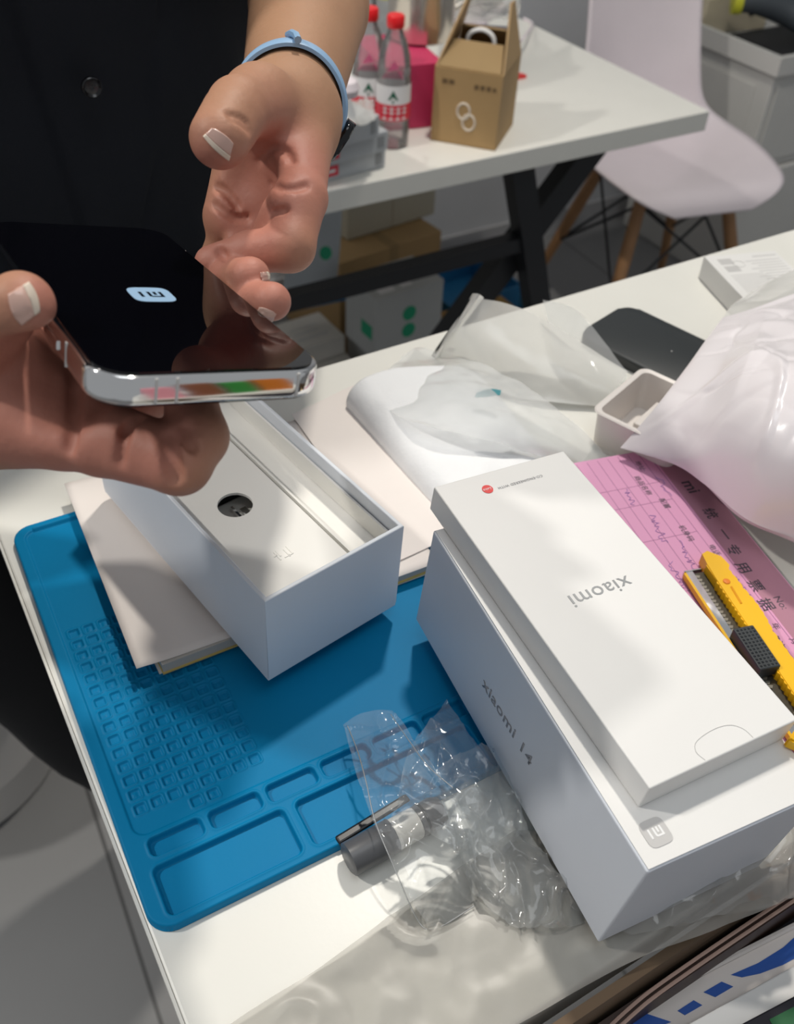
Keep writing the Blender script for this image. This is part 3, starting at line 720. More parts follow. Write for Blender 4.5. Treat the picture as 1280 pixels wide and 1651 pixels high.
def clear_bag():
    q = at
    t = empty('clear_plastic_bag', tuple(q(700, 1320, 0)), 'clear empty plastic bag lying across the mat edge and the marker pen', 'bag')
    def part(name, a, b, c, d, n, m, mat, cr, cs, seed, fold=.8):
        P = coons(a, b, c, d, n, m)
        for i in range(n):
            for j in range(m):
                x, y = P[i, j, 0], P[i, j, 1]; e = fbm(x + seed, y, seed, cs, 3); rdg = max(0, 1 - abs(noise.noise(Vector((x * cs * .8 + seed, y * cs * .8, 2)))) * 5) ** 2
                rd2 = max(0, 1 - abs(noise.noise(Vector((x * cs * 1.9 - seed, y * cs * 1.5, 6)))) * 7)
                P[i, j, 2] = max(P[i, j, 2] + cr * (e * .35 + fold * .8 * rdg + .35 * rd2 * rd2), .006 if P[i, j, 1] > .172 else .0010)
        me = grid_mesh(name, P); me.transform(Matrix.Translation(-t.location)); return add(name, me, mat, t, smooth=2)
    part('strip', [q(553, 1168, .014), q(585, 1280, .018), q(640, 1410, .016), q(690, 1500, .002)], [q(632, 1150, .014), q(700, 1240, .018), q(760, 1350, .014), q(765, 1450, .004)],
         [q(553, 1168, .014), q(585, 1148, .016), q(632, 1150, .014)], [q(690, 1500, .002), q(735, 1480, .004), q(765, 1450, .004)], 110, 60, FILM, .0045, 38, 1)
    b = bmesh.new()
    for pts in ([q(560, 1170, .016), q(576, 1210, .019), q(590, 1260, .023), q(605, 1325, .024), q(636, 1400, .018), q(668, 1474, .005), q(690, 1499, .0025), q(718, 1490, .003), q(765, 1460, .004)], [q(630, 1152, .016), q(660, 1195, .019), q(690, 1235, .021), q(730, 1270, .021)]):
        tube(b, catmull(pts, 90), .0003, 5)
    b.transform(Matrix.Translation(-t.location)); add('welded_seam', b, film_mat('seam', (.9, .9, .9), .35, .05), t, smooth=2)
    part('loose_film', [q(700, 1250, .018), q(730, 1330, .012), q(760, 1440, .004), q(830, 1500, .002)], [q(800, 1200, .016), q(835, 1290, .014), q(870, 1370, .010), q(955, 1485, .002)],
         [q(700, 1250, .018), q(750, 1215, .02), q(800, 1200, .016)], [q(830, 1500, .002), q(890, 1500, .004), q(955, 1485, .002)], 90, 60, FILM, .006, 48, 3, 1.0)
    part('sleeve_end', [q(640, 1300, .010), q(700, 1350, .010), q(800, 1390, .004)], [q(720, 1130, .014), q(760, 1190, .018), q(840, 1290, .014)],
         [q(640, 1300, .010), q(660, 1210, .016), q(720, 1130, .014)], [q(800, 1390, .004), q(840, 1340, .010), q(840, 1290, .014)], 70, 60, FILM, .004, 42, 7, .8)
clear_bag()

def marker():
    a, e = q0, q1 = at(560, 1388, .008), at(712, 1305, .008)
    x = (e - a); L = x.length; x.normalize(); y = Vector((0, 0, 1)).cross(x)
    t = empty('marker_pen', frame((a.x, a.y, .0085), axes(x, y, Vector((0, 0, 1)))), 'dark grey capped marker pen under the clear bag at the mat edge', 'pen')
    rot = Matrix.Rotation(math.pi / 2, 4, 'Y')
    def cyl(name, prof, mat):
        b = bmesh.new(); lathe(b, prof, 28); b.transform(rot); return add(name, b, mat, t, smooth=1)
    cyl('cap', [(.0060, 0), (.0074, .0008), (.0076, .022), (.0078, .0223)], material('grey_satin_cap', (.085, .088, .095), .35))
    cyl('barrel', [(.0070, .0224), (.0070, L - .014), (.0066, L - .013)], material('clear_grey_barrel', (.62, .60, .56), .3))
    cyl('end_plug', [(.0069, L - .0129), (.0072, L - .004), (.0060, L - .0005), (.0030, L)], material('dark_grey_plug', (.11, .11, .115), .3))
    cyl('ring', [(.00735, L - .0105), (.0074, L - .0095)], BLACK_METAL)
marker()
def dark_case():
    a, e = at(552, 1372, .004), at(668, 1300, .004); x = (e - a); L = x.length; x.normalize(); y = Vector((0, 0, 1)).cross(x)
    b = box_bm(0, L, .0025, .0070, .0003, .0058, .0012, 3)
    o = add('dark_stick', b, material('glossy_black_plastic', (.006, .006, .008), .35)); o.matrix_world = frame((a.x, a.y, 0), axes(x, y, Vector((0, 0, 1))))
    tag(o, 'glossy black stick lying between the marker pen and the mat', 'stick')
dark_case()

# ================================================================== OPEN CARTON AT THE FRONT, WITH PRINTED PAPERS
def carton():
    t = empty('open_carton', (.10, .0705, -.30), 'open brown corrugated carton in front of the table, filled with papers', 'carton')
    W, D, H = .42, .30, .296
    b = bmesh.new()
    bbox(b, 0, W, -.004, 0, 0, H); bbox(b, 0, W, -D, -D + .004, 0, H - .06); bbox(b, 0, .004, -D, -.004, 0, H - .012); bbox(b, W - .004, W, -D, -.004, 0, H - .06); bbox(b, 0, W, -D, 0, 0, .004)
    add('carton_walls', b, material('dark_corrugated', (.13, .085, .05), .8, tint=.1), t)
    lin = material('pale_carton_edge', (.50, .34, .28), .6)
    b = bmesh.new()
    for k in (0, .0026):
        tube(b, catmull([(.036, -.012 - k, H - .030), (.062, -.0085 - k, H - .016), (.10, -.0075 - k, H - .013), (.22, -.009 - k, H - .010), (W, -.012 - k, H - .008)], 40), .0008, 6)
    add('inner_flap_edge', b, lin, t)
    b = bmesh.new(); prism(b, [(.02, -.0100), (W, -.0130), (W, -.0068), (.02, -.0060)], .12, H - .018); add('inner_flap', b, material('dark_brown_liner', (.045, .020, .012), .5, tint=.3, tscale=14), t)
carton()
def flat_stack():
    def leaf(name, p0, p1, z, th, mat, label, cat, D=.17):
        A, B = at(*p0, z), at(*p1, z); x = (B - A).normalized(); y = Vector((0, 0, 1)).cross(x)
        t = empty(name, frame(A, axes(x, y, Vector((0, 0, 1)))), label, cat); t['_d'] = 0; del t['_d']
        b = bmesh.new(); bbox(b, -.03, .20, -D, 0, -th, 0, .0006); add('cover', b, mat, t)
        inv = t.matrix_world.inverted()
        def L(px, py): v = inv @ at(px, py, z); return (v.x, v.y)
        return t, L
    dk = material('near_black_print_and_gap', (.012, .010, .016), .3, tint=.3, tscale=20)
    bl = material('royal_blue_print', (.01, .09, .42), .35)
    leaf('dark_filler', (970, 1640), (1280, 1470), -.052, .01, dk, 'near-black magazine, furthest back of the papers in the carton', 'filler')  # near-black sheet painted for the unlit gap inside the carton
    t, L = leaf('blue_white_leaflet', (1000, 1640), (1280, 1495), -.042, .004, PAPER, 'white leaflet with royal blue shapes, second back in the carton', 'leaflet')
    def patch(name, pts, z0=.0001): b = bmesh.new(); prism(b, [L(*p) for p in pts][::-1], z0, z0 + .0002); add(name, b, bl, t)
    patch('blue_arc', [(1178, 1572), (1222, 1553), (1262, 1528), (1300, 1494), (1345, 1450), (1345, 1490), (1300, 1535), (1262, 1556), (1225, 1570), (1196, 1576)])
    patch('blue_block', [(1134, 1600), (1163, 1583), (1182, 1591), (1153, 1608)]); patch('blue_block', [(1092, 1630), (1118, 1613), (1132, 1621), (1104, 1637)]); patch('blue_block', [(1000, 1648), (1040, 1634), (1082, 1648), (1030, 1668)])
    b = bmesh.new(); tube(b, [(-.03, .0, 0.0008), (.05, .0006, .0014), (.20, .0, .0008)], .0013, 6); add('folded_edge', b, PAPER, t)
    leaf('white_folder', (1110, 1651), (1280, 1557), -.034, .006, CARD_W, 'plain white folder lying in front of the blue and white leaflet', 'folder')
    t, L = leaf('dark_booklet', (1195, 1651), (1280, 1606), -.026, .006, dk, 'dark booklet with a green panel at the bottom right corner', 'booklet')
    b = bmesh.new(); prism(b, [L(*p) for p in ((1240, 1644), (1290, 1618), (1340, 1640), (1260, 1680))][::-1], .0001, .0003); add('green_panel', b, material('deep_green_print', (.01, .10, .03), .4), t)
flat_stack()
# ================================================================== BACKGROUND TABLE
t = empty('rear_table', (XR - .8, Y2 + .3, ZF), 'white table behind, carrying water bottles and the handled carton, on black crossed legs', 'table')
ox, oy = XR - .8, Y2 + .3
add('tabletop', box_bm(XR - 1.6 - ox, XR - ox, Y2 - oy, Y2 + .62 - oy, Z2 - .036 - ZF, Z2 - ZF, .0015), WHITE_LAM, t)
yl = 1.245
def bar(name, p0, p1, w, dd):
    p0, p1 = Vector(p0), Vector(p1); d = (p1 - p0).normalized(); side = Vector((d.z, 0, -d.x)); b = bmesh.new(); o_ = Vector((ox, oy, ZF))
    vs = [[b.verts.new(p - o_ + side * (sx * w) + Vector((0, sy * dd, 0))) for sx, sy in ((-1, -1), (1, -1), (1, 1), (-1, 1))] for p in (p0, p1)]
    b.faces.new(vs[0][::-1]); b.faces.new(vs[1])
    for k in range(4): b.faces.new((vs[0][k], vs[0][(k + 1) % 4], vs[1][(k + 1) % 4], vs[1][k]))
    add(name, b, BLACK_METAL, t)
for y_ in (Y2 + .58,):
    bar('leg', (.52, y_, Z2 - .0365), (.50, y_, ZF + .002), .022, .018); bar('leg', (-.10, y_, Z2 - .0365), (-.12, y_, ZF + .002), .022, .018)
for y_ in (yl,):
    bar('leg', (.992, y_, Z2 - .0365), (1.215, y_, ZF + .002), .022, .018)
    bar('leg', (.12, y_, Z2 - .0365), (.07, y_, ZF + .002), .022, .018)
    bar('diagonal_brace', (1.205, y_ + .0375, Z2 - .0365), (.60, y_ + .0375, ZF + .002), .026, .018)
    bar('stretcher', (.10, y_ + .003, -.425), (1.03, y_ + .003, -.425), .014, .014)
for x_ in (1.20, -.15): bar('foot_rail', (x_ - .0, yl, ZF + .02), (x_ + .001, yl, ZF + .021), .02, .02) if False else None

# ---- bottles
PET = film_mat('clear_bottle_plastic', (.86, .84, .84), .20, .06, bump=.15, bscale=30)
CAPR = material('red_cap_plastic', (.80, .010, .015), .35)
GREEN = material('dark_green_print', (.01, .13, .07), .5)
LABW = material('white_label', (.82, .80, .80), .5)
LABR = material('red_label', (.72, .03, .06), .45)
def bottle(x, y, h, label, rz=0):
    t = empty('water_bottle', Matrix.Translation((x, y, Z2)) @ Matrix.Rotation(rz, 4, 'Z'), label, 'bottle', 'water bottles on the rear table')
    s = h / .235; r = .033 * s
    prof = [(r * .85, 0), (r, .006), (r, .04 * s), (r * .95, .045 * s), (r, .05 * s), (r, .125 * s), (r * .96, .13 * s), (r * .98, .136 * s), (r * .9, .165 * s), (r * .66, .192 * s), (r * .42, .208 * s), (r * .40, .216 * s)]
    b = bmesh.new(); lathe(b, prof, 32); add('bottle_body', b, PET, t, smooth=1)
    b = bmesh.new(); lathe(b, [(r * .84, .0022), (r * .92, .007), (r * .92, .10 * s), (r * .90, .1005 * s)], 24); add('water', b, film_mat('water_fill', (.70, .66, .66), .10, .05), t, smooth=1)
    b = bmesh.new(); lathe(b, [(r + .0004, .055 * s), (r + .0004, .120 * s)], 32, cap=False); add('label_band', b, LABW, t, smooth=1)
    b = bmesh.new(); lathe(b, [(r + .0007, .056 * s), (r + .0007, .086 * s)], 32, cap=False); add('red_label_band', b, LABR, t, smooth=1)
    cp = [(r * .46, .214 * s), (r * .50, .217 * s), (r * .50, .232 * s), (r * .44, .235 * s)]
    b = bmesh.new(); lathe(b, cp, 28); add('bottle_cap', b, CAPR, t, smooth=1)
    # emblem facing the camera: triangle mark, characters, pink shoulder motif
    a = math.atan2(-y, -x) - rz
    def curved(pts2, rr, zc_):
        g = bmesh.new(); 
        for poly in pts2:
            vs = [g.verts.new((rr * math.cos(a + px / r), rr * math.sin(a + px / r), zc_ + pz)) for px, pz in poly]
            g.faces.new(vs)
        return g
    add('tree_mark', curved([[(-.008, -.004), (.008, -.004), (0, .011)], [(-.0012, -.009), (.0012, -.009), (.0012, -.004), (-.0012, -.004)]], r + .0012, .100 * s), GREEN, t)
    ch = []
    for k in range(4):
        cx = -.016 + k * .0105
        ch += [[(cx, 0), (cx + .0075, 0), (cx + .0075, .0016), (cx, .0016)], [(cx, .006), (cx + .0075, .006), (cx + .0075, .0076), (cx, .0076)], [(cx + .003, -.003), (cx + .0045, -.003), (cx + .0045, .010), (cx + .003, .010)], [(cx, -.010), (cx + .006, -.010), (cx + .006, -.007), (cx, -.007)]]
    add('label_characters', curved(ch, r + .0013, .071 * s), WHITE, t)
    if h > .1:
        pk = material('pink_translucent_print', (.75, .14, .28), .4)
        add('shoulder_motif', curved([[(-.020, 0), (.016, 0), (.010, .012), (-.014, .008)], [(-.010, .012), (.008, .016), (.000, .028)]], r * .97 + .0012, .132 * s), pk, t)
p = at(637, 236, Z2); bottle(p.x, p.y + .012, .196, 'clear water bottle with a red cap and red label, nearest to the carton')
p = at(600, 222, Z2); bottle(p.x - .002, p.y + .012, .196, 'clear water bottle with a red cap, behind its neighbour and beside the forearm')

# ---- silver cartons
SILV = material('silver_grey_card', (.48, .50, .52), .38, tint=.05)
SILV_E = material('printed_end_patch', (.28, .29, .30), .5)
def retail_box(p0, p1, zt, h, d, mat, label, group, extras, name='retail_box', cat='box'):
    M, L = rest_frame(p0, p1, zt, h)
    t = empty(name, M, label, cat, group); add('box_body', box_bm(0, L, 0, d, 0, h - .0003, .0012), mat, t); extras(t, L, h, d); return t
def ex(red):
    def f(t, L, h, d):
        if red: 
            add('red_panel', box_bm(L * .10, L * .36, -.0006, 0, h * .25, h * .78), LABR, t)
            add('panel_lettering', box_bm(L * .14, L * .32, -.0009, -.0006, h * .44, h * .60), LABW, t)
        add('side_patch', box_bm(L * .86, L * .95, -.0006, 0, h * .2, h * .8), SILV_E, t)
    return f
zt = Z2 + .034
retail_box((500, 270), (622, 238), Z2 + .030, .030, .11, SILV, 'silver grey retail box with a red panel, lowest of the stack beside the wrist', 'silver boxes on the rear table', ex(True))
retail_box((500, 243), (626, 210), Z2 + .061, .030, .11, SILV, 'silver grey retail box with a red panel, middle of the stack beside the wrist', 'silver boxes on the rear table', ex(True))
retail_box((510, 213), (612, 185), Z2 + .094, .032, .10, SILV, 'silver grey retail box without a red panel, topmost of the stack beside the wrist', 'silver boxes on the rear table', ex(False))
q = at
P = coons([q(500, 215, Z2 + .10), q(560, 205, Z2 + .105), q(605, 190, Z2 + .098)], [q(530, 165, Z2 + .11), q(560, 160, Z2 + .13), q(600, 165, Z2 + .10)], [q(500, 215, Z2 + .10), q(530, 165, Z2 + .11)], [q(605, 190, Z2 + .098), q(600, 165, Z2 + .10)], 40, 30)
tag(sheet_obj('plastic_pouch', P, MILKY, 0, .012, 22, 4, .5, -9), 'clear crinkled plastic pouch on top of the silver boxes', 'pouch')
b = bmesh.new(); p = q(556, 158, Z2 + .135); lathe(b, [(.008, 0), (.018, .004), (.021, .014), (.017, .024), (.006, .029)], 20, p); tag(add('white_ball', b, CHAIR_W, smooth=1), 'small round white lump on the clear pouch beside the bottles', 'cap')

# ---- pink box, jug
def nothing(*a): pass
retail_box((618, 108), (716, 100), Z2 + .105, .104, .16, material('raspberry_card', (.55, .035, .12), .5), 'raspberry pink box under the steel jug on the rear table', None, nothing, 'pink_box')
def jug():
    p = q(682, 62, Z2 + .106); c = Vector((p.x, p.y + .01, Z2 + .1055))
    t = empty('steel_jug', tuple(c), 'shiny metal jug with a handle standing on the raspberry pink box', 'jug')
    m = material('brushed_steel', (.72, .66, .58), .18, metal=.9)
    b = bmesh.new(); lathe(b, [(.050, 0), (.056, .004), (.058, .03), (.056, .11), (.050, .16), (.052, .17), (.049, .17), (.046, .16), (.05, .10), (.05, .01)], 40); add('jug_body', b, m, t, smooth=1)
    b = bmesh.new(); pts = [(.052, -.01, .15), (.085, -.015, .145), (.098, -.018, .11), (.085, -.015, .06), (.055, -.01, .04)]; tube(b, catmull(pts, 24), (.006, .004), 10) if False else tube(b, catmull(pts, 24), .0055, 10); add('jug_handle', b, m, t, smooth=1)
jug()
# ---- handled carton
def gable_box():
    M, L = rest_frame((694, 226), (798, 244), Z2 + .0, 0)
    t = empty('handled_carton', M, 'brown cardboard carry box with raised flaps and a white ring logo', 'carton')
    H = .118; D = .125; S = .0; th = .003
    W = L
    def quad(nm, pts, mat=KRAFT, thick=th):
        b = bmesh.new(); vs = [b.verts.new(p) for p in pts]; b.faces.new(vs); o = add(nm, b, mat, t); solidify(o, thick, 0); return o
    b = bmesh.new(); bbox(b, 0, W, 0, th, 0, H); bbox(b, 0, W, D - th, D, 0, H); bbox(b, 0, th, th, D - th, 0, H); bbox(b, W - th, W, th, D - th, 0, H); bbox(b, 0, W, 0, D, 0, .002)
    add('carton_walls', b, KRAFT, t)
    for nm, x0, x1 in (('side_flap', 0.001, .030), ('side_flap', W - .001, W - .012)):
        quad(nm, [(x0, .004, H), (x0, D - .004, H), (x1, D * .62, H + .088), (x1, D * .42, H + .090)], material('kraft_flap', (.47, .31, .15), .75))
    quad('front_flap', [(.004, .003, H), (W - .004, .003, H), (W - .014, D * .36, H + .030), (.014, D * .36, H + .030)], KRAFT_D)
    quad('rear_flap', [(.004, D - .003, H), (W - .004, D - .003, H), (W - .02, D * .60, H + .045), (.02, D * .60, H + .045)], KRAFT_D)
    b = bmesh.new(); tube(b, catmull([(W * .30, D * .5, H + .004), (W * .32, D * .5, H + .034), (W * .5, D * .5, H + .044), (W * .68, D * .5, H + .034), (W * .70, D * .5, H + .004)], 30), .0035, 8); add('carry_handle', b, WHITE, t, smooth=1)
    b = bmesh.new()
    for cx, cz in ((W * .47, H * .47), (W * .56, H * .33)):
        tube(b, [(cx + .0105 * math.cos(k * .3927), -.0004, cz + .0125 * math.sin(k * .3927)) for k in range(16)], .0019, 6, closed=True)
    add('ring_logo', b, material('cream_print', (.70, .62, .52), .6), t)
    dk = material('dark_brown_print', (.15, .09, .04), .7)
    add('box_print', rects_bm([(W * .12, W * .20, H * .80, H * .86), (W * .22, W * .30, H * .80, H * .86), (W * .60, W * .66, H * .78, H * .84), (W * .69, W * .75, H * .78, H * .84), (W * .78, W * .84, H * .78, H * .84), (W * .87, W * .92, H * .78, H * .83)], frame((0, -.0003, 0), axes((1, 0, 0), (0, 0, 1), (0, -1, 0))), 0, .0003), dk, t)
gable_box()
# ---- clutter at the back
b = bmesh.new(); p = q(836, 126, Z2); prism(b, [(-.012, -.008), (.014, -.006), (.010, .008), (-.010, .009)], 0, .006, Matrix.Translation((p.x, p.y, Z2 + .0003))); tag(add('red_clip', b, RED), 'small red scrap of plastic beside the handled carton', 'clip')
retail_box((775, 62), (832, 66), Z2 + .055, .054, .09, material('slate_blue_card', (.12, .13, .20), .5), 'dark slate blue box on the far side of the rear table', None, nothing, 'blue_grey_box')
def charger(px, py):
    p = q(px, py, Z2); t = empty('charger', Matrix.Translation((p.x, p.y, Z2 + .0004)) @ Matrix.Rotation(.5, 4, 'Z'), 'white charger block with a looped cable behind the handled carton', 'charger')
    add('charger_body', box_bm(-.035, .035, -.03, .03, 0, .055, .010, 4), CHAIR_W, t, smooth=1)
    b = bmesh.new(); tube(b, catmull([(.03, -.03, .05), (.06, -.05, .08), (.09, -.02, .06), (.08, .03, .006), (.12, .05, .004)], 40), .0032, 8); add('cable', b, CHAIR_W, t, smooth=1)
charger(752, 78)
b = bmesh.new(); tube(b, catmull([q(828, 78, Z2 + .004), q(845, 60, Z2 + .03), q(858, 40, Z2 + .004), q(845, 30, Z2 + .004)], 40), .003, 8); tag(add('white_cable', b, CHAIR_W, smooth=1), 'loop of white cable at the far corner of the rear table', 'cable')
P = coons([q(715, 30, Z2 + .05), q(770, 32, Z2 + .06), q(835, 28, Z2 + .05)], [q(715, -30, Z2 + .16), q(770, -40, Z2 + .17), q(835, -30, Z2 + .14)], [q(715, 30, Z2 + .05), q(715, 0, Z2 + .14), q(715, -30, Z2 + .16)], [q(835, 28, Z2 + .05), q(838, 5, Z2 + .13), q(835, -30, Z2 + .14)], 50, 30)
tag(sheet_obj('white_carrier_bag', P, MILKY, 0, .02, 14, 8, .5, -9), 'translucent white carrier bag at the far side of the rear table', 'bag')
b = bmesh.new(); p = q(640, 35, Z2 + .0); M = Matrix.Translation((p.x - .01, p.y + .03, Z2)); lathe(b, [(.03, 0), (.032, .01), (.032, .14), (.012, .175), (.012, .20)], 24, (p.x - .01, p.y + .03, Z2)); 
o = tag(add('drink_bottle', b, PET, smooth=1), 'third clear bottle with a green and yellow label beside the jug', 'bottle')
b = bmesh.new(); lathe(b, [(.0328, .07), (.0328, .13)], 24, (p.x - .01, p.y + .03, Z2), cap=False); add('green_label', b, material('green_label', (.02, .32, .22), .5), o)
b = bmesh.new(); lathe(b, [(.0330, .045), (.0330, .07)], 24, (p.x - .01, p.y + .03, Z2), cap=False); add('yellow_label', b, material('yellow_label', (.62, .60, .05), .5), o)

# ================================================================== UNDER THE REAR TABLE
GB = material('light_grey_box', (.50, .51, .50), .5, tint=.04)
GRN = material('green_sticker', (.01, .36, .18), .5)
def exg(t, L, h, d):
    rs = [(L * .12, L * .34, d * .12, d * .55), (L * .44, L * .60, d * .15, d * .80), (L * .64, L * .84, d * .30, d * .78)]
    add('top_print', rects_bm(rs, Matrix.Translation((0, 0, h - .0003)), 0, .0004), LABW, t)
    b = bmesh.new()
    for cz in (.62, .34): prism(b, squircle(h * .115, 2, 24), 0, .0006, frame((L * .50, -.0002, h * cz), axes((1, 0, 0), (0, 0, 1), (0, -1, 0))))
    add('green_dot', b, GRN, t)
    add('green_side_panel', box_bm(-.0008, 0, d * .10, d * .45, h * .30, h * .52), GRN, t)
retail_box((606, 484), (716, 450), -.62, .15, .12, GB, 'light grey box with two green dots, upper one stacked under the rear table', 'grey boxes under the rear table', exg)
retail_box((606, 540), (712, 508), -.7705, .209, .13, GB, 'light grey box beneath the one with green dots under the rear table', 'grey boxes under the rear table', nothing)
def exw(t, L, h, d):
    add('top_print', rects_bm([(L * .2, L * .8, d * .25, d * .32), (L * .2, L * .7, d * .45, d * .50), (L * .2, L * .75, d * .62, d * .66)], Matrix.Translation((0, 0, h - .0003)), 0, .0004), INK_PALE, t)
WB = material('off_white_box', (.66, .63, .58), .55, tint=.05)
retail_box((478, 566), (556, 541), -.80, .048, .12, WB, 'flat off-white printed box, upper of the pair left of the grey boxes', 'flat white boxes on the floor', exw)
retail_box((462, 610), (568, 580), -.849, .13, .15, WB, 'off-white printed box, lower of the pair left of the grey boxes', 'flat white boxes on the floor', exw)
def tape(t, L, h, d): add('packing_tape', box_bm(L * .48, L * .56, -.0008, .0, 0, h), KRAFT_D, t); add('packing_tape', box_bm(L * .48, L * .56, 0, d, h - .0002, h + .0006), KRAFT_D, t)
retail_box((548, 425), (712, 372), -.70, .278, .26, KRAFT, 'brown carton with a tape strip beneath the beige carton behind the rear table', None, tape, 'brown_carton', 'carton')
M, L = rest_frame((560, 388), (700, 345), -.6985, 0.0)
t = empty('beige_carton', M, 'beige carton standing on the taped brown carton behind the rear table', 'carton'); add('box_body', box_bm(0, L, 0, .14, 0, .36, .002), material('beige_card', (.50, .46, .36), .7), t); add('seam_line', box_bm(L * .5, L * .504, -.0006, 0, 0, .36), KRAFT_D, t)
P = coons([q(455, 470, -.74), q(500, 480, -.74), q(542, 475, -.74)], [q(480, 335, -.50), q(515, 335, -.49), q(552, 330, -.50)], [q(455, 470, -.74), q(465, 400, -.60), q(480, 335, -.50)], [q(542, 475, -.74), q(548, 400, -.60), q(552, 330, -.50)], 40, 50)
o = tag(sheet_obj('grocery_bag', P, material('white_thin_bag', (.56, .60, .64), .4), 0, .03, 9, 3, .5, -9), 'thin white plastic bag with a green round print under the rear table', 'bag')
b = bmesh.new(); c = dep(525, 408, 1.915); prism(b, squircle(.014, 2, 24), 0, .0006, frame(c, axes((1, 0, 0), (0, .35, .94), (0, -.94, .35)))); add('green_print', b, GRN, o)
b = bmesh.new(); P0, P1 = q(455, 500, -.78), q(830, 430, -.78)
# blue floor crate
BLU = material('blue_plastic', (.03, .22, .45), .4)
def crate():
    M, L = rest_frame((730, 500), (842, 461), -.90, .07)
    t = empty('blue_crate', M, 'shallow blue plastic crate on the floor behind the black table legs', 'crate')
    b = bmesh.new(); D = .22; h = .075
    bbox(b, 0, L, 0, D, 0, .004); bbox(b, 0, L, 0, .004, .004, h, ); bbox(b, 0, L, D - .004, D, .004, h); bbox(b, 0, .004, .004, D - .004, .004, h); bbox(b, L - .004, L, .004, D - .004, .004, h)
    add('crate_body', b, BLU, t)
crate()
b = bmesh.new(); tube(b, [q(470, 497, -.75), q(560, 478, -.75)], .008, 10); tag(add('blue_rod', b, BLU, smooth=1), 'blue rod lying across behind the flat white boxes', 'rod')
b = box_bm(-.03, .03, -.03, .03, 0, .14, .006, 3); o = add('blue_block', b, BLU); p = dep(873, 415, 2.33); o.location = (p.x, p.y, ZF + .0005); tag(o, 'small blue plastic container standing right of the black table leg', 'container')
b = box_bm(-.10, .10, -.06, .06, 0, .10, .004); o = add('amber_box', b, material('amber_card', (.36, .20, .04), .6)); p = q(742, 500, -.90); o.location = (p.x + .02, p.y - .07, ZF + .0005); tag(o, 'amber brown box on the floor right of the stacked grey boxes', 'box')
b = box_bm(-.05, .05, -.03, .03, 0, .06, .004); o = add('red_pouch', b, RED); p = q(735, 520, -.90); o.location = (p.x + .02, p.y - .19, ZF + .0005); tag(o, 'small red packet in front of the amber box on the floor', 'packet')

# ================================================================== SHELL CHAIRS
def shell_chair(loc, rz, label, sc=1.0):
    t = empty('shell_chair', Matrix.Translation(loc) @ Matrix.Rotation(rz, 4, 'Z') @ Matrix.Scale(sc, 4), label, 'chair', 'white shell chairs')
    prof = [(-.235, -.045), (-.225, -.018), (-.19, -.002), (-.10, -.006), (.0, -.016), (.10, -.020), (.165, .0), (.205, .05), (.225, .12), (.245, .22), (.262, .32), (.270, .38), (.272, .40)]
    hw = [.10, .165, .205, .228, .235, .230, .205, .180, .164, .156, .148, .110, .04]
    up = [.0, .0, .004, .018, .034, .040, .036, .020, .010, .004, 0, 0, 0]; fw = [0, 0, 0, 0, 0, .005, .02, .040, .045, .034, .02, .008, 0]
    n, m = 50, 33; P = np.zeros((n, m, 3))
    C = catmull([(y, z, 0) for y, z in prof], n); Wd = catmull([(a, b_, c_) for a, b_, c_ in zip(hw, up, fw)], n)
    for i in range(n):
        for j in range(m):
            u = -1 + 2 * j / (m - 1); w, a, f2 = Wd[i]
            P[i, j] = (math.sin(u * math.pi / 2) * w if False else u * w, C[i][0] - f2 * abs(u) ** 2.4, C[i][1] + a * abs(u) ** 2.4)
    me = grid_mesh('seat_shell', P); o = add('seat_shell', me, CHAIR_W, t, smooth=2); solidify(o, .006, 0)
    LH = 0 - .45
    for sx in (-1, 1):
        for sy in (-1, 1):
            top = Vector((sx * .115, sy * .10 - .01, -.045)); bot = Vector((sx * .215, sy * .21 - .01, LH))
            b = bmesh.new(); tube(b, [top, top.lerp(bot, .35), bot], [.015, .0165, .0105], 14); add('leg', b, WOOD, t, smooth=1)
    b = bmesh.new()
    def lp(sx, sy, k): return Vector((sx * .115, sy * .10 - .01, -.045)).lerp(Vector((sx * .215, sy * .21 - .01, LH)), k)
    for a, c in (((-1, -1), (1, -1)), ((1, -1), (1, 1)), ((1, 1), (-1, 1)), ((-1, 1), (-1, -1))):
        tube(b, [lp(*a, .05), lp(*c, .60)], .0038, 6); tube(b, [lp(*c, .05), lp(*a, .60)], .0038, 6)
        tube(b, [lp(*a, 0), lp(*c, 0)], .005, 6)
    add('wire_brace', b, BLACK_METAL, t, smooth=1)
    for sx in (-1, 1): add('mount_bar', box_bm(sx * .09 - .015, sx * .09 + .015, -.12, .10, -.048, -.030), BLACK_METAL, t)
    return t
shell_chair((1.735, 1.60, ZF + .462), -.22, 'white shell chair with wooden legs behind the rear table corner')
t = empty('storage_tub', (-.175, 1.075, ZF), 'white round plastic tub on the floor at lower left beside the dark trousers', 'tub')
b = bmesh.new(); lathe(b, [(.165, .001), (.185, .006), (.195, .09), (.1975, .094), (.197, .10), (.205, .25), (.212, .254), (.212, .262), (.203, .262), (.19, .10), (.16, .01)], 56); add('tub_body', b, material('white_tub_plastic', (.70, .68, .66), .45), t, smooth=1)
b = bmesh.new(); lathe(b, [(.2135, .262), (.2135, .272), (.19, .280), (.01, .284)], 56); add('lid', b, material('white_lid_plastic', (.66, .64, .62), .45), t, smooth=1)

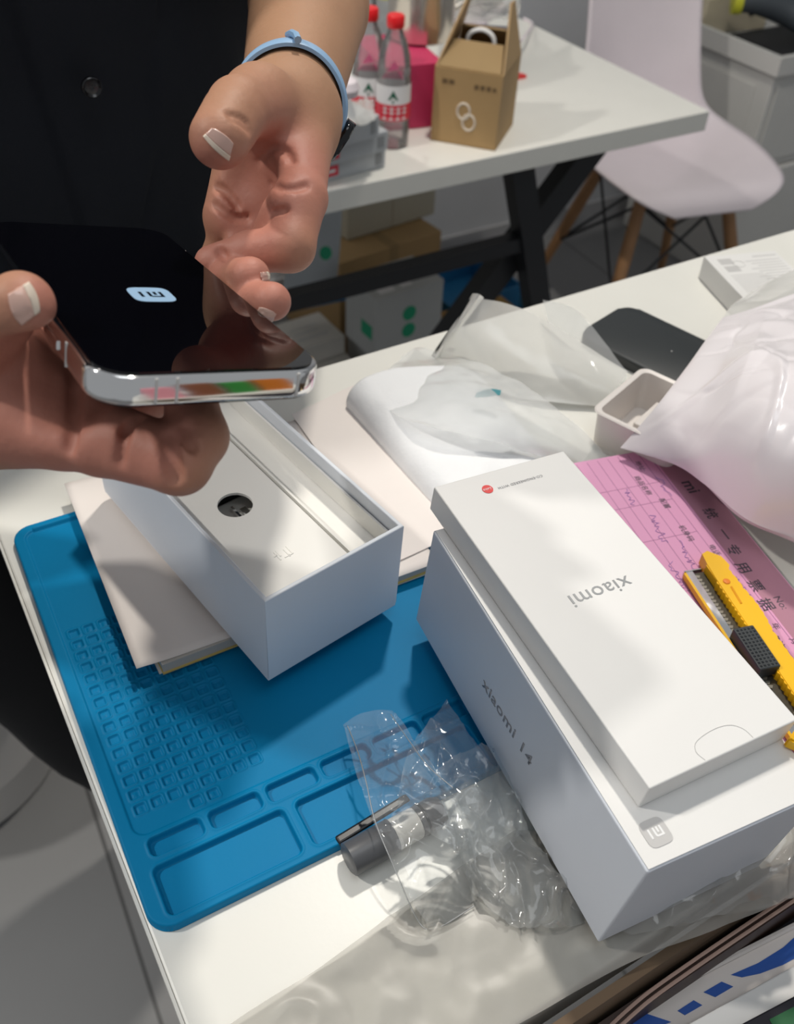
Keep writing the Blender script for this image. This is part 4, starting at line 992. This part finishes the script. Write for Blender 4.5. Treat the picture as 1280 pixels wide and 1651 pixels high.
# ================================================================== CABINET AT RIGHT
def cabinet():
    ZC = -.35; c = at(1260, 90, ZC)
    t = empty('plastic_cabinet', (c.x, c.y, ZF), 'white plastic storage cabinet with a rimmed top tray at the right', 'cabinet')
    m = material('ivory_plastic', (.62, .61, .58), .4)
    h = ZC - ZF
    add('cabinet_body', box_bm(-.012, .60, -.012, .40, .002, h * .52, .004), m, t)
    add('upper_body', box_bm(0, .59, 0, .40, h * .525, h - .05, .004), m, t)
    add('drawer_front', box_bm(.018, .58, -.0055, -.0005, h * .56, h - .075, .002), m, t)
    b = bmesh.new()
    bbox(b, -.016, .606, -.016, 0, h - .045, h); bbox(b, -.016, .606, .40, .416, h - .045, h); bbox(b, -.016, 0, 0, .40, h - .045, h); bbox(b, .59, .606, 0, .40, h - .045, h); bbox(b, 0, .59, 0, .40, h - .048, h - .035)
    add('tray_rim', b, m, t)
    add('side_panel', box_bm(-.003, 0, .05, .35, h * .58, h * .86, .001), m, t)
    zt = ZC - .034
    p = at(1165, 20, ZC); o = add('beige_parts_box', box_bm(-.11, .11, -.05, .05, 0, .09, .003), material('beige_box', (.52, .46, .34), .6)); o.location = (c.x + .13, c.y + .33, zt); o.rotation_euler = (0, 0, -.12); tag(o, 'beige box with a round hole in the cabinet tray', 'box')
    b = bmesh.new(); lathe(b, [(.014, 0), (.014, .001)], 20); b.transform(frame((.05, -.0502, .05), axes((1, 0, 0), (0, 0, 1), (0, -1, 0)))); add('round_hole', b, BLACK_METAL, o)
    t2 = empty('grey_hand_tool', (c.x + .13, c.y + .12, zt + .055), 'dark grey tool with a yellow ring lying in the cabinet tray', 'tool')
    b = bmesh.new(); tube(b, catmull([(-.09, .10, .045), (-.05, .07, .05), (.02, .02, .03), (.07, -.06, .0), (.10, -.09, -.01)], 30), [.026 + .010 * math.sin(k / 29 * 3.1) for k in range(30)], 14); add('tool_body', b, material('slate_plastic', (.05, .06, .07), .5), t2, smooth=1)
    b = bmesh.new(); tube(b, [(-.10, .105, .045), (-.082, .092, .046)], .031, 18); add('yellow_ring', b, material('lime_yellow_plastic', (.55, .55, .03), .4), t2, smooth=1)
    b = bmesh.new(); lathe(b, [(.03, 0), (.045, .02), (.045, .10), (.02, .13)], 24, (c.x + .31, c.y + .24, zt)); tag(add('clear_jar', b, film_mat('jar_plastic', (.8, .8, .75), .45, .1), smooth=1), 'translucent jar standing in the cabinet tray behind the grey tool', 'jar')
    b = box_bm(-.12, .14, -.10, .10, 0, .022, .008, 3); o = add('black_cable_bundle', b, material('black_rubber', (.012, .012, .013), .6)); o.location = (c.x + .16, c.y + .12, zt + .0005); tag(o, 'flat black pouch under the grey tool in the cabinet tray', 'pouch')
    return c
cabinet()
# added unseen counter and packets, only to colour reflections in the phone's metal frame
t = empty('reflection_counter', (.25, -.62, ZF), 'low white counter across the aisle that carries the coloured packets', 'counter')
add('counter_body', box_bm(-.30, .30, -.18, .18, 0, .84, .004), WHITE_LAM, t)
for nm, cx, w, h, col, lab in (('pink_reflector', .185, .060, .20, (.75, .30, .36), 'added pink block, leftmost on the low counter, to be reflected in the phone frame'), ('brown_reflector', .262, .060, .22, (.22, .07, .03), 'added dark brown block beside the pink one, to be reflected in the phone frame'),
                              ('green_reflector', .330, .055, .20, (.02, .25, .04), 'added green block on the low counter, to be reflected in the phone frame'), ('orange_reflector', .405, .070, .22, (.60, .17, .01), 'added orange block, rightmost on the low counter, to be reflected in the phone frame')):
    b = box_bm(-w / 2, w / 2, -.02, .02, 0, h, .006, 3); o = add(nm, b, material(nm, col, .5)); o.location = (cx, -.50, ZF + .8405); tag(o, lab, 'packet')
# ================================================================== HELD PHONE
RP = Matrix(((0.96762, -0.01431, 0.25199), (-0.02316, 0.98914, 0.14512), (-0.25133, -0.14626, 0.95679)))
TP = Vector((.035, .21, .233)); DP = (.0714, .153, .0095)
def held_phone():
    w, l, h = DP
    t = empty('smartphone', frame(TP, RP), 'silver framed smartphone held over the open box, lit logo on black screen', 'phone')
    cx, cy = w / 2, l / 2; r = .0125
    # rounded metal frame
    b = bmesh.new(); rings = []
    for k in range(11):
        a = -math.pi / 2 + math.pi * k / 10; s = math.cos(a) ** .5 if math.cos(a) > 1e-6 else 0; z = h / 2 + (h / 2 - .0004) * math.copysign(abs(math.sin(a)) ** .55, math.sin(a))
        off = .0018 * (1 - s); rings.append([b.verts.new((p[0], p[1], z)) for p in rrect(w - 2 * off, l - 2 * off, r - off, 10, cx, cy)])
    for i in range(10):
        n = len(rings[i])
        for k in range(n): b.faces.new((rings[i][k], rings[i][(k + 1) % n], rings[i + 1][(k + 1) % n], rings[i + 1][k]))
    b.faces.new(rings[0][::-1]); b.faces.new(rings[-1]); add('metal_frame', b, CHROME, t, smooth=1)
    b = slab(w - .0036, l - .0036, r - .0018, h - .0006, h + .0003, .0003, 10, cx, cy); add('screen_glass', b, GLASS_BLK, t, smooth=1)
    b = slab(w - .0044, l - .0044, r - .0022, -.0006, .0006, .0004, 10, cx, cy); add('back_glass', b, GLASS_BLK, t, smooth=1)
    # camera bump on the underside, near edge
    b = slab(.036, .036, .009, -.0035, -.0004, .0006, 8, .026, .028); add('camera_bump', b, BLACK_METAL, t, smooth=1)
    n = RP.col[2]; pl = TP + n * (h + .0003)
    c = t.matrix_world.inverted() @ onpl(244, 475, pl, n); M = Matrix.Translation((c.x, c.y, h + .00031)) @ Matrix.Rotation(math.pi, 4, 'Z')
    b = bmesh.new(); prism(b, squircle(.0072), 0, .00006, M); add('lit_logo_badge', b, LOGO_GLOW, t)
    g = bmesh.new(); R_ = .0072
    for (x0, x1, y0, y1) in ((-.56, -.41, -.36, .36), (-.41, .06, .22, .36), (.0, .15, -.36, .30), (-.28, -.13, -.36, .06), (.40, .55, -.36, .36)):
        prism(g, [(x0 * R_, y0 * R_), (x1 * R_, y0 * R_), (x1 * R_, y1 * R_), (x0 * R_, y1 * R_)], .00006, .0001, M)
    add('logo_glyphs', g, SCREEN_OFF, t)
    ant = material('antenna_line', (.62, .60, .58), .5)
    for x in (.0165, .0225, .0600): add('antenna_line', box_bm(x, x + .0008, -.00012, .0006, .0010, h - .0010), ant, t)
    for y in (.028, .125):
        add('antenna_line', box_bm(-.00012, .0006, y, y + .0008, .0010, h - .0010), ant, t); add('antenna_line', box_bm(w - .0006, w + .00012, y, y + .0008, .0010, h - .0010), ant, t)
    b = bmesh.new(); bbox(b, -.0006, .0003, .036, .052, .0030, .0060, .0003); add('side_button', b, CHROME, t)
held_phone()

# ================================================================== PERSON
import openvdb
class SDF:
    def __init__(s, lo, hi, vx):
        s.lo = np.array(lo, float); s.vx = vx; s.n = (np.ceil((np.array(hi) - s.lo) / vx)).astype(int) + 1; s.g = np.full(s.n, .02, np.float32)
    def blank(s):
        c = SDF.__new__(SDF); c.lo, c.vx, c.n = s.lo, s.vx, s.n; c.g = np.full(s.n, .02, np.float32); return c
    def win(s, mn, mx):
        a = np.clip(((mn - s.lo) / s.vx).astype(int), 0, s.n); b = np.clip(((mx - s.lo) / s.vx).astype(int) + 2, 0, s.n)
        if np.any(b <= a): return None
        ax = [s.lo[i] + np.arange(a[i], b[i], dtype=np.float32) * s.vx for i in range(3)]
        X, Y, Z = np.meshgrid(*ax, indexing='ij'); return tuple(slice(a[i], b[i]) for i in range(3)), X, Y, Z
    @staticmethod
    def smin(a, b, k):
        if k <= 0: return np.minimum(a, b)
        h = np.maximum(k - np.abs(a - b), 0) / k; return np.minimum(a, b) - h * h * k * .25
    def cone_d(s, X, Y, Z, a, b, ra, rb, flat=None):
        a, b = np.array(a), np.array(b); d = b - a; L2 = d @ d
        px, py, pz = X - a[0], Y - a[1], Z - a[2]
        t = np.clip((px * d[0] + py * d[1] + pz * d[2]) / max(L2, 1e-12), 0, 1)
        qx, qy, qz = px - t * d[0], py - t * d[1], pz - t * d[2]
        if flat is not None:
            nrm, f = np.array(flat[0]) / np.linalg.norm(flat[0]), flat[1]; dn = qx * nrm[0] + qy * nrm[1] + qz * nrm[2]
            e = dn * (1 / f - 1); qx, qy, qz = qx + nrm[0] * e, qy + nrm[1] * e, qz + nrm[2] * e
            D = np.sqrt(qx * qx + qy * qy + qz * qz) - (ra + (rb - ra) * t); return np.where(D > 0, D * f, D)
        return np.sqrt(qx * qx + qy * qy + qz * qz) - (ra + (rb - ra) * t)
    def cone(s, a, b, ra, rb, k=.004, flat=None):
        a, b = np.array(a), np.array(b); R = max(ra, rb) + .012 + k
        w = s.win(np.minimum(a, b) - R, np.maximum(a, b) + R)
        if w is None: return s
        sl, X, Y, Z = w; s.g[sl] = s.smin(s.g[sl], s.cone_d(X, Y, Z, a, b, ra, rb, flat).astype(np.float32), k); return s
    def carve(s, a, b, r, k=.002):
        a, b = np.array(a), np.array(b); R = r + .006
        w = s.win(np.minimum(a, b) - R, np.maximum(a, b) + R)
        if w is None: return s
        sl, X, Y, Z = w; s.g[sl] = -s.smin(-s.g[sl], s.cone_d(X, Y, Z, a, b, r, r).astype(np.float32), k); return s
    def chain(s, pts, rs, k=.003, flat=None):
        for i in range(len(pts) - 1): s.cone(pts[i], pts[i + 1], rs[i], rs[i + 1], k, flat)
        return s
    def join(s, o, k): s.g = s.smin(s.g, o.g, k); return s
    def val(s, p):
        i = ((np.asarray(p) - s.lo) / s.vx); k = np.floor(i).astype(int)
        if np.any(k < 0) or np.any(k >= s.n - 1): return .02
        f = i - k; c = s.g[k[0]:k[0] + 2, k[1]:k[1] + 2, k[2]:k[2] + 2]
        c = c[0] * (1 - f[0]) + c[1] * f[0]; c = c[0] * (1 - f[1]) + c[1] * f[1]; return c[0] * (1 - f[2]) + c[1] * f[2]
    def surf(s, px, py, d0=.2, d1=.62):
        """first surface point of the hand along the sight line"""
        d = d0
        while d < d1:
            v = s.val(W(px, py, d))
            if v <= 0: return W(px, py, d)
            d += max(v * .8, .0006)
        return None
    def crease(s, pix, r=.0009, k=.0022, depth=.0002, n=14):
        C = catmull([(x, y, 0) for x, y in pix], n); P = [s.surf(c.x, c.y) for c in C]
        P = [p + (p - np.array((0, 0, CAM_H))) / np.linalg.norm(p - np.array((0, 0, CAM_H))) * depth for p in P if p is not None]
        for a, b in zip(P[:-1], P[1:]):
            if np.linalg.norm(a - b) < .012: s.carve(a, b, r, k)
    def dent(s, px, py, r, out, k=.006):
        """press a ball of radius r into the surface; `out` = how far its centre sits in front of it"""
        p = s.surf(px, py)
        if p is not None:
            v = (np.array((0, 0, CAM_H)) - p); p = p + v / np.linalg.norm(v) * out; s.carve(p, p + 1e-5, r, k)
    def mesh(s):
        g = openvdb.FloatGrid(); g.background = .02; g.copyFromArray(s.g); P, Q = g.convertToQuads(isovalue=0.0)[:2]
        return P * s.vx + s.lo, Q
def W(px, py, d): v = dep(px, py, d); return np.array((v.x, v.y, v.z))

def hand_left_of_person():
    """hand on the right of the picture, thumb above, fingers curling under the phone edge"""
    J = dict(wr=W(478, 118, .425), heel=W(455, 215, .405))
    pts = [W(330, 20, .60)]
    s = SDF((.07, .22, .07), (.345, .58, .34), .0011)
    up = W(505, -60, .60)
    # forearm + wrist
    s.cone(W(505, -95, .640), W(498, 10, .545), .041, .0345, .004)
    s.cone(W(498, 10, .545), W(468, 164, .440), .0345, .0232, .004)
    s.cone(W(468, 164, .440), W(462, 195, .412), .0232, .0215, .006)
    # palm
    s.cone(W(474, 182, .412), W(484, 318, .372), .018, .0105, .012)
    s.cone(W(458, 188, .413), W(452, 330, .390), .019, .0115, .012)
    s.cone(W(442, 196, .416), W(410, 345, .405), .019, .0125, .012)
    s.cone(W(428, 205, .420), W(374, 350, .415), .018, .0130, .012)
    # thenar and thumb
    th = s.blank(); th.chain([W(458, 190, .405), W(418, 168, .378), W(384, 176, .352), W(357, 225, .336)], [.0185, .0150, .0112, .0098], .004)
    th.cone(W(372, 190, .345), W(352, 222, .337), .0110, .0104, .003)
    s.join(th, .007)
    # index: knuckle at the right silhouette, folding back to the left
    f = s.blank(); f.chain([W(484, 322, .370), W(468, 398, .362), W(402, 408, .366), W(342, 424, .368)], [.0105, .0094, .0080, .0070], .003); s.join(f, .0035)
    # second fold of the index base (soft pad)
    f = s.blank(); f.chain([W(470, 335, .366), W(425, 372, .380)], [.0100, .0090], .003); s.join(f, .003)
    # middle and ring curl under the phone, tips come back up at its edge
    f = s.blank(); f.chain([W(452, 345, .388), W(396, 430, .405), W(345, 455, .400), W(372, 450, .362), W(404, 446, .338)], [.0105, .0088, .0082, .0077, .0072], .003); s.join(f, .0015)
    f = s.blank(); f.chain([W(412, 350, .405), W(372, 470, .412), W(350, 500, .392), W(398, 486, .345), W(438, 486, .322)], [.0105, .0085, .0080, .0075, .0068], .003); s.join(f, .0012)
    f = s.blank(); f.chain([W(378, 350, .415), W(352, 420, .425), W(335, 470, .42)], [.0100, .0080, .0070], .003); s.join(f, .003)
    # hollow of the palm, then creases laid on the surface
    s.dent(385, 310, .017, .0125, .008); s.dent(390, 350, .014, .0118, .006); s.dent(372, 285, .012, .0100, .005)
    s.crease([(415, 262), (440, 240), (462, 245), (470, 262)]); s.crease([(436, 296), (455, 303), (475, 304), (494, 299)], .0009, .002)
    s.crease([(438, 342), (450, 340), (462, 338)], .0007, .0016); s.crease([(352, 402), (360, 412), (366, 420)], .0007)
    s.crease([(345, 330), (375, 350), (400, 350)], .0008); s.crease([(372, 190), (388, 200), (402, 212)], .0005, .0015); s.crease([(365, 183), (385, 188), (400, 200)], .0005, .0015)
    s.crease([(348, 300), (365, 310), (385, 335)], .0008)
    return s
def hand_right_of_person():
    """hand at the left of the picture, gripping the phone from below with the thumb on top"""
    s = SDF((-.17, .13, .06), (.13, .42, .36), .0011)
    s.cone(W(-380, 640, .42), W(-190, 650, .355), .036, .029, .004)
    s.cone(W(-190, 650, .355), W(-100, 645, .335), .029, .027, .005)
    s.cone(W(-120, 640, .335), W(20, 640, .312), .0265, .0190, .012)
    s.cone(W(-120, 600, .345), W(60, 590, .325), .026, .0170, .012)
    s.cone(W(-60, 660, .322), W(95, 680, .302), .020, .0150, .010)
    s.cone(W(0, 560, .330), W(120, 600, .322), .018, .0130, .010)
    th = s.blank(); th.chain([W(-110, 610, .325), W(-55, 562, .296), W(-5, 520, .278), W(34, 492, .2665)], [.0190, .0135, .0112, .0097], .004); th.cone(W(-70, 585, .312), W(20, 575, .300), .0135, .0085, .005); s.join(th, .007)
    f = s.blank(); f.chain([W(70, 672, .305), W(165, 706, .297), W(288, 744, .288), W(318, 704, .293), W(306, 640, .300)], [.0140, .0122, .0103, .0096, .0085], .0025); s.join(f, .006)
    f = s.blank(); f.chain([W(90, 640, .315), W(215, 640, .318), W(280, 625, .325), W(300, 570, .33)], [.0125, .0100, .0088, .0080], .003); s.join(f, .004)
    f = s.blank(); f.chain([W(80, 590, .325), W(180, 560, .350), W(250, 540, .365)], [.0120, .0095, .0080], .003); s.join(f, .004)
    f = s.blank(); f.chain([W(60, 550, .335), W(130, 500, .375), W(180, 470, .395)], [.0110, .0088, .0075], .003); s.join(f, .004)
    s.dent(70, 620, .016, .013, .008); s.dent(120, 610, .012, .010, .006)
    s.crease([(272, 700), (275, 735), (283, 772)], .0015, .003); s.crease([(118, 590), (121, 640), (118, 690), (112, 722)], .0011, .003)
    s.crease([(205, 690), (197, 715), (193, 745)], .0008); s.crease([(300, 690), (305, 710), (312, 722)], .0010); s.crease([(225, 672), (212, 682), (200, 700)], .0008)
    return s

SKIN = material('tan_skin', (.44, .235, .145), .55, spec=.35, sss=.06, bump=.4, bscale=380, tint=.06, tscale=45, distance=.0005)
_nt = SKIN.node_tree; _at = _nt.nodes.new('ShaderNodeAttribute'); _at.attribute_name = 'palm_tone'
_mx = _nt.nodes.new('ShaderNodeMix'); _mx.data_type = 'RGBA'; _mx.inputs[6].default_value = (.39, .215, .125, 1); _mx.inputs[7].default_value = (.48, .20, .145, 1)
_nt.links.new(_at.outputs['Fac'], _mx.inputs[0]); _tm = [n for n in _nt.nodes if n.type == 'MIX' and n != _mx][0]; _nt.links.new(_mx.outputs[2], _tm.inputs[6])
NAIL = material('fingernail', (.62, .40, .33), .28, coat=.3); NAIL_E = material('nail_free_edge', (.74, .62, .50), .35)

def person():
    t = empty('person', (-.02, .70, ZF), 'person in a black buttoned shirt holding the silver framed phone with both hands', 'person')
    T0 = np.array(t.location)
    H1 = hand_left_of_person(); H2 = hand_right_of_person(); P1, Q1 = H1.mesh(); P2, Q2 = H2.mesh()
    # upper arms and torso core under the shirt (coarser)
    s = SDF((-.42, .45, -.12), (.42, .95, .60), .006)
    s.cone((.0, .75, .0), (.0, .75, .36), .12, .13, .03, ((0, 1, 0), .75)); s.cone((-.13, .75, .38), (.13, .75, .38), .075, .075, .05); s.cone((0, .75, .4), (0, .74, .55), .055, .052, .03)
    a = W(505, -95, .640); s.cone(a, (.27, .72, .34), .041, .046, .02); s.cone((.27, .72, .34), (.19, .75, .40), .046, .06, .03)
    b_ = W(-380, 640, .42); s.cone(b_, (-.29, .62, .13), .036, .043, .02); s.cone((-.29, .62, .13), (-.20, .75, .38), .045, .06, .03)
    P3, Q3 = s.mesh()
    P = np.concatenate([P1, P2, P3]); Q = np.concatenate([Q1, Q2 + len(P1), Q3 + len(P1) + len(P2)])
    me = bpy.data.meshes.new('body'); me.from_pydata((P - T0).tolist(), [], Q[:, ::-1].tolist()); me.update()
    # palmar and fingertip skin is pinker than the backs
    tone = np.zeros(len(P))
    for c, r in ((W(405, 446, .33), .016), (W(438, 486, .316), .014), (W(360, 405, .36), .022), (W(440, 300, .37), .030), (W(380, 330, .385), .035), (W(345, 245, .335), .010), (W(80, 600, .30), .030), (W(150, 640, .29), .034), (W(200, 700, .28), .022), (W(78, 480, .26), .008), (W(30, 640, .295), .02)):
        tone += np.exp(-(np.linalg.norm(P - c, axis=1) / r) ** 2)
    at_ = me.attributes.new('palm_tone', 'FLOAT', 'POINT'); at_.data.foreach_set('value', np.clip(tone, 0, 1))
    o = add('body', me, SKIN, t, smooth=2)
    sm = o.modifiers.new('smooth', 'SMOOTH'); sm.factor = .5; sm.iterations = 3
    # nails, laid on the fingertip surface
    def nail(H, quad, name='fingernail', free=.2, lift=.0004, straight=0):
        """quad: base-left, base-right, tip-right, tip-left picture landmarks of the nail plate"""
        bl, br, tr, tl = [np.array(q_, float) for q_ in quad]; n = 15; G = np.zeros((n, n, 3)); ok = None
        cam_ = np.array((0, 0, CAM_H)); ctr_px = (bl + br + tr + tl) / 4; c0 = H.surf(*ctr_px)
        if c0 is None: print('nail miss', quad); return
        e = .0006; g0 = np.array([H.val(c0 + np.eye(3)[i] * e) - H.val(c0 - np.eye(3)[i] * e) for i in range(3)]); g0 /= np.linalg.norm(g0)
        for i in range(n):
            for j in range(n):
                u, v = i / (n - 1), j / (n - 1); uu = 2 * u - 1
                rd = .12 * (1 - v) * uu * uu                      # rounded base
                p = (1 - u) * ((1 - v) * bl + v * tl) + u * ((1 - v) * br + v * tr) + ((tl + tr) - (bl + br)) / 2 * (rd if v < .5 else -.10 * uu * uu * (v - .5) * 2 + 0)
                q_ = H.surf(*p)
                # plate plane point for reference
                vd = np.array(ray(*p)); tt = (c0 - cam_).dot(g0) / vd.dot(g0); pl = cam_ + vd * tt
                if q_ is None or abs((q_ - pl).dot(g0)) > .003: q_ = pl - g0 * .0012
                gg = g0; G[i, j] = q_ + gg * lift
        for _ in range(3):
            G[1:-1, 1:-1] = .5 * G[1:-1, 1:-1] + .125 * (G[:-2, 1:-1] + G[2:, 1:-1] + G[1:-1, :-2] + G[1:-1, 2:])
        k = int(round((1 - free) * (n - 1)))
        G -= T0
        a = add(name, grid_mesh('nail', G[:, :k + 1]), NAIL, t, smooth=2); solidify(a, .0005, 0)
        e2 = add('nail_edge', grid_mesh('nail_edge', G[:, k:]), NAIL_E, a, smooth=2); solidify(e2, .0006, 0)
    nail(H1, ((343, 203), (378, 228), (368, 262), (326, 222)), free=.26)
    nail(H2, ((8, 478), (30, 528), (68, 500), (50, 452)), free=.28)
    nail(H1, ((417, 440), (422, 455), (434, 450), (432, 438)), free=.3)
    nail(H1, ((420, 492), (447, 503), (436, 524), (412, 506)), free=.25)

    # shirt: torso loft with placket fold, sleeves
    n, m = 150, 560; P = np.zeros((n, m, 3)); cx, cy = .0, .70
    for i in range(n):
        v = i / (n - 1); z = -.10 + v * .56
        rx = .227 + max(0, min(z, .24)) * .36 + (.0 if v < .85 else -(v - .85) * .45); ry = .130 + .006 * v
        for j in range(m):
            a = 2 * math.pi * j / m; c, s_ = math.cos(a), math.sin(a)
            x = cx + rx * math.copysign(abs(c) ** .86, c); y = cy + ry * math.copysign(abs(s_) ** .86, s_)
            w = .007 * fbm(x * 2, z * .8 + y, 3, 6, 3) + .003 * math.sin(z * 38 + x * 22 + 2 * noise.noise(Vector((x * 6, z * 6, 0))))
            if c > .55: w += .004 * math.sin(z * 55 + y * 40)
            P[i, j] = (x + w * c, y + w * s_, z)
    # placket: line down the front as a folded edge
    pz = lambda z: .118 + (z - .19) * -.10
    for i in range(n):
        for j in range(m):
            x, y, z = P[i, j]
            if y < cy: P[i, j, 1] -= .0045 / (1 + math.exp(-max(-60, min(60, (x - (pz(z) - .012)) / .0006)))) * math.exp(-max(0, x - pz(z)) / .05)
    P = np.concatenate([P, P[:, :1]], 1); P -= T0
    o = add('shirt', grid_mesh('shirt', P), SHIRT, t, smooth=2); solidify(o, .002)
    for side, A_, B_, C_ in ((1, (.19, .75, .40), (.27, .72, .34), W(506, -190, .72)), (-1, (-.21, .75, .38), (-.29, .64, .16), (-.29, .62, .14))):
        b = bmesh.new(); pts = catmull([Vector(A_), Vector(A_).lerp(Vector(B_), .6), Vector(B_)], 20); tube(b, pts, [.078 - .014 * k / 19 for k in range(20)], 24)
        b.transform(Matrix.Translation(-Vector(T0))); add('sleeve', b, SHIRT, t, smooth=2)
    # front edge strip of the placket and buttons
    def button(px, py):
        c = onpl(px, py, (0, .562, 0), Vector((0, 1, 0))); 
        b = bmesh.new(); lathe(b, [(.0020, .0014), (.0038, .0010), (.0046, .0016), (.0052, .0024), (.0058, .0018), (.0060, .0)], 28)
        for a in range(4):
            lathe(b, [(.0005, .0012), (.0005, .0017)], 8, (.0012 * math.cos(a * 1.57 + .78), .0012 * math.sin(a * 1.57 + .78), 0))
        b.transform(Matrix.Translation(Vector((c.x, c.y, c.z)) - Vector(T0)) @ axes((1, 0, 0), (0, 0, 1), (0, -1, 0)).to_4x4())
        add('shirt_button', b, material('black_button', (.008, .008, .010), .25), t, smooth=1)
    button(147, 140); button(205, 420)
    # trousers
    for sx, p0, p1, p2 in ((1, (.09, .71, -.08), (.10, .69, -.50), (.16, .80, ZF + .05)), (-1, (-.09, .71, -.08), (-.015, .70, -.36), (.13, .75, ZF + .05))):
        b = bmesh.new(); pts = catmull([p0, p1, p2], 24); tube(b, pts, [.100 - .045 * k / 23 + .004 * math.sin(k * 1.3) for k in range(24)], 26)
        b.transform(Matrix.Translation(-Vector(T0))); add('trouser_leg', b, TROUSER, t, smooth=2)
        b = bmesh.new(); x, y = p2[0], p2[1]
        for (dy, r, zz) in ((0, .036, .040), ):
            tube(b, [(x, y + .05, ZF + .034), (x, y, ZF + .042), (x, y - .08, ZF + .034), (x, y - .15, ZF + .024)], [.030, .040, .042, .022], 16)
        b.transform(Matrix.Translation(-Vector(T0))); add('shoe', b, TROUSER, t, smooth=2)
    b = bmesh.new(); bbox(b, -.19, .155, .615, .815, -.13, -.06, .03, 4); b.transform(Matrix.Translation(-Vector(T0))); add('trouser_waist', b, TROUSER, t, smooth=1)
    # fitness band
    BAND = material('pale_blue_rubber', (.26, .42, .62), .45)
    mid = Vector(W(467, 168, .437)); fa = Vector(W(498, 10, .545) - W(468, 164, .440)).normalized()
    nrm = (ray(467, 168).normalized() * .62 + fa * .38).normalized()
    e1 = Vector((1, 0, 0)); e1 = (e1 - nrm * e1.dot(nrm)).normalized(); e2 = nrm.cross(e1)
    def toward(px, py):
        p_ = onpl(px, py, mid, nrm) - mid; return int(round(math.atan2(p_.dot(e2), p_.dot(e1)) / (2 * math.pi) * 90)) % 90
    n = 90; rr = []
    for k in range(n):
        a_ = 2 * math.pi * k / n; dr = np.array(e1 * math.cos(a_) + e2 * math.sin(a_)); m_ = np.array(mid); r_k = .004
        while r_k < .045 and H1.val(m_ + dr * r_k) < 0: r_k += .0005
        rr.append(max(.0225, min(r_k, .0265)))
    for _ in range(4): rr = [(rr[k - 2] + rr[k - 1] + rr[k] + rr[(k + 1) % n] + rr[(k + 2) % n]) / 5 for k in range(n)]
    rr = [r_k + .0010 for r_k in rr]
    R = [mid + (e1 * math.cos(2 * math.pi * k / n) + e2 * math.sin(2 * math.pi * k / n)) * rr[k] for k in range(n)]
    b = bmesh.new(); rings = []
    for k in range(n):
        p = R[k]; rad = (p - mid).normalized(); hw_ = .0078; th = .0013
        rings.append([b.verts.new(p + nrm * sx * hw_ + rad * sz * th) for sx, sz in ((-1, -1), (1, -1), (1.0, .2), (.8, 1), (-.8, 1), (-1, .2))])
    for k in range(n):
        for i in range(6): b.faces.new((rings[k][i], rings[k][(i + 1) % 6], rings[(k + 1) % n][(i + 1) % 6], rings[(k + 1) % n][i]))
    b.transform(Matrix.Translation(-Vector(T0))); wb = add('wristband', b, BAND, t, smooth=1); wb['label'] = 'pale blue fitness band'
    def ringp(deg): k = deg / 360 * n; return R[int(k) % n], (R[int(k) % n] - mid).normalized()
    kb = toward(470, 90); p, rad = R[kb], (R[kb] - mid).normalized(); tg = nrm.cross(rad)
    b = bmesh.new(); tube(b, [p + rad * .0018 + nrm * .0100 - tg * .002, p + rad * .0032 + nrm * .004, p + rad * .0032 - nrm * .005 + tg * .002, p + rad * .0018 - nrm * .0100 + tg * .003], .0017, 8); b.transform(Matrix.Translation(-Vector(T0))); add('strap_keeper', b, BAND, wb, smooth=1)
    pA, pB = R[toward(552, 185)], R[toward(517, 252)]; ax2 = pB - pA; Ln = ax2.length; ax2.normalize()
    rad = ((pA + pB) / 2 - mid); rad = (rad - ax2 * rad.dot(ax2)).normalized(); nn = rad.cross(ax2)
    hgt = max((p_ - pA).dot(rad) for p_ in R) + .0004
    M = frame(pA + rad * hgt - Vector(T0), axes(ax2, nn, rad)); bb = slab(Ln, .0165, .006, 0.0, .0045, .0018, 8, Ln / 2, 0); bb.transform(M); add('tracker_pod', bb, GLASS_BLK, wb, smooth=1)
person()
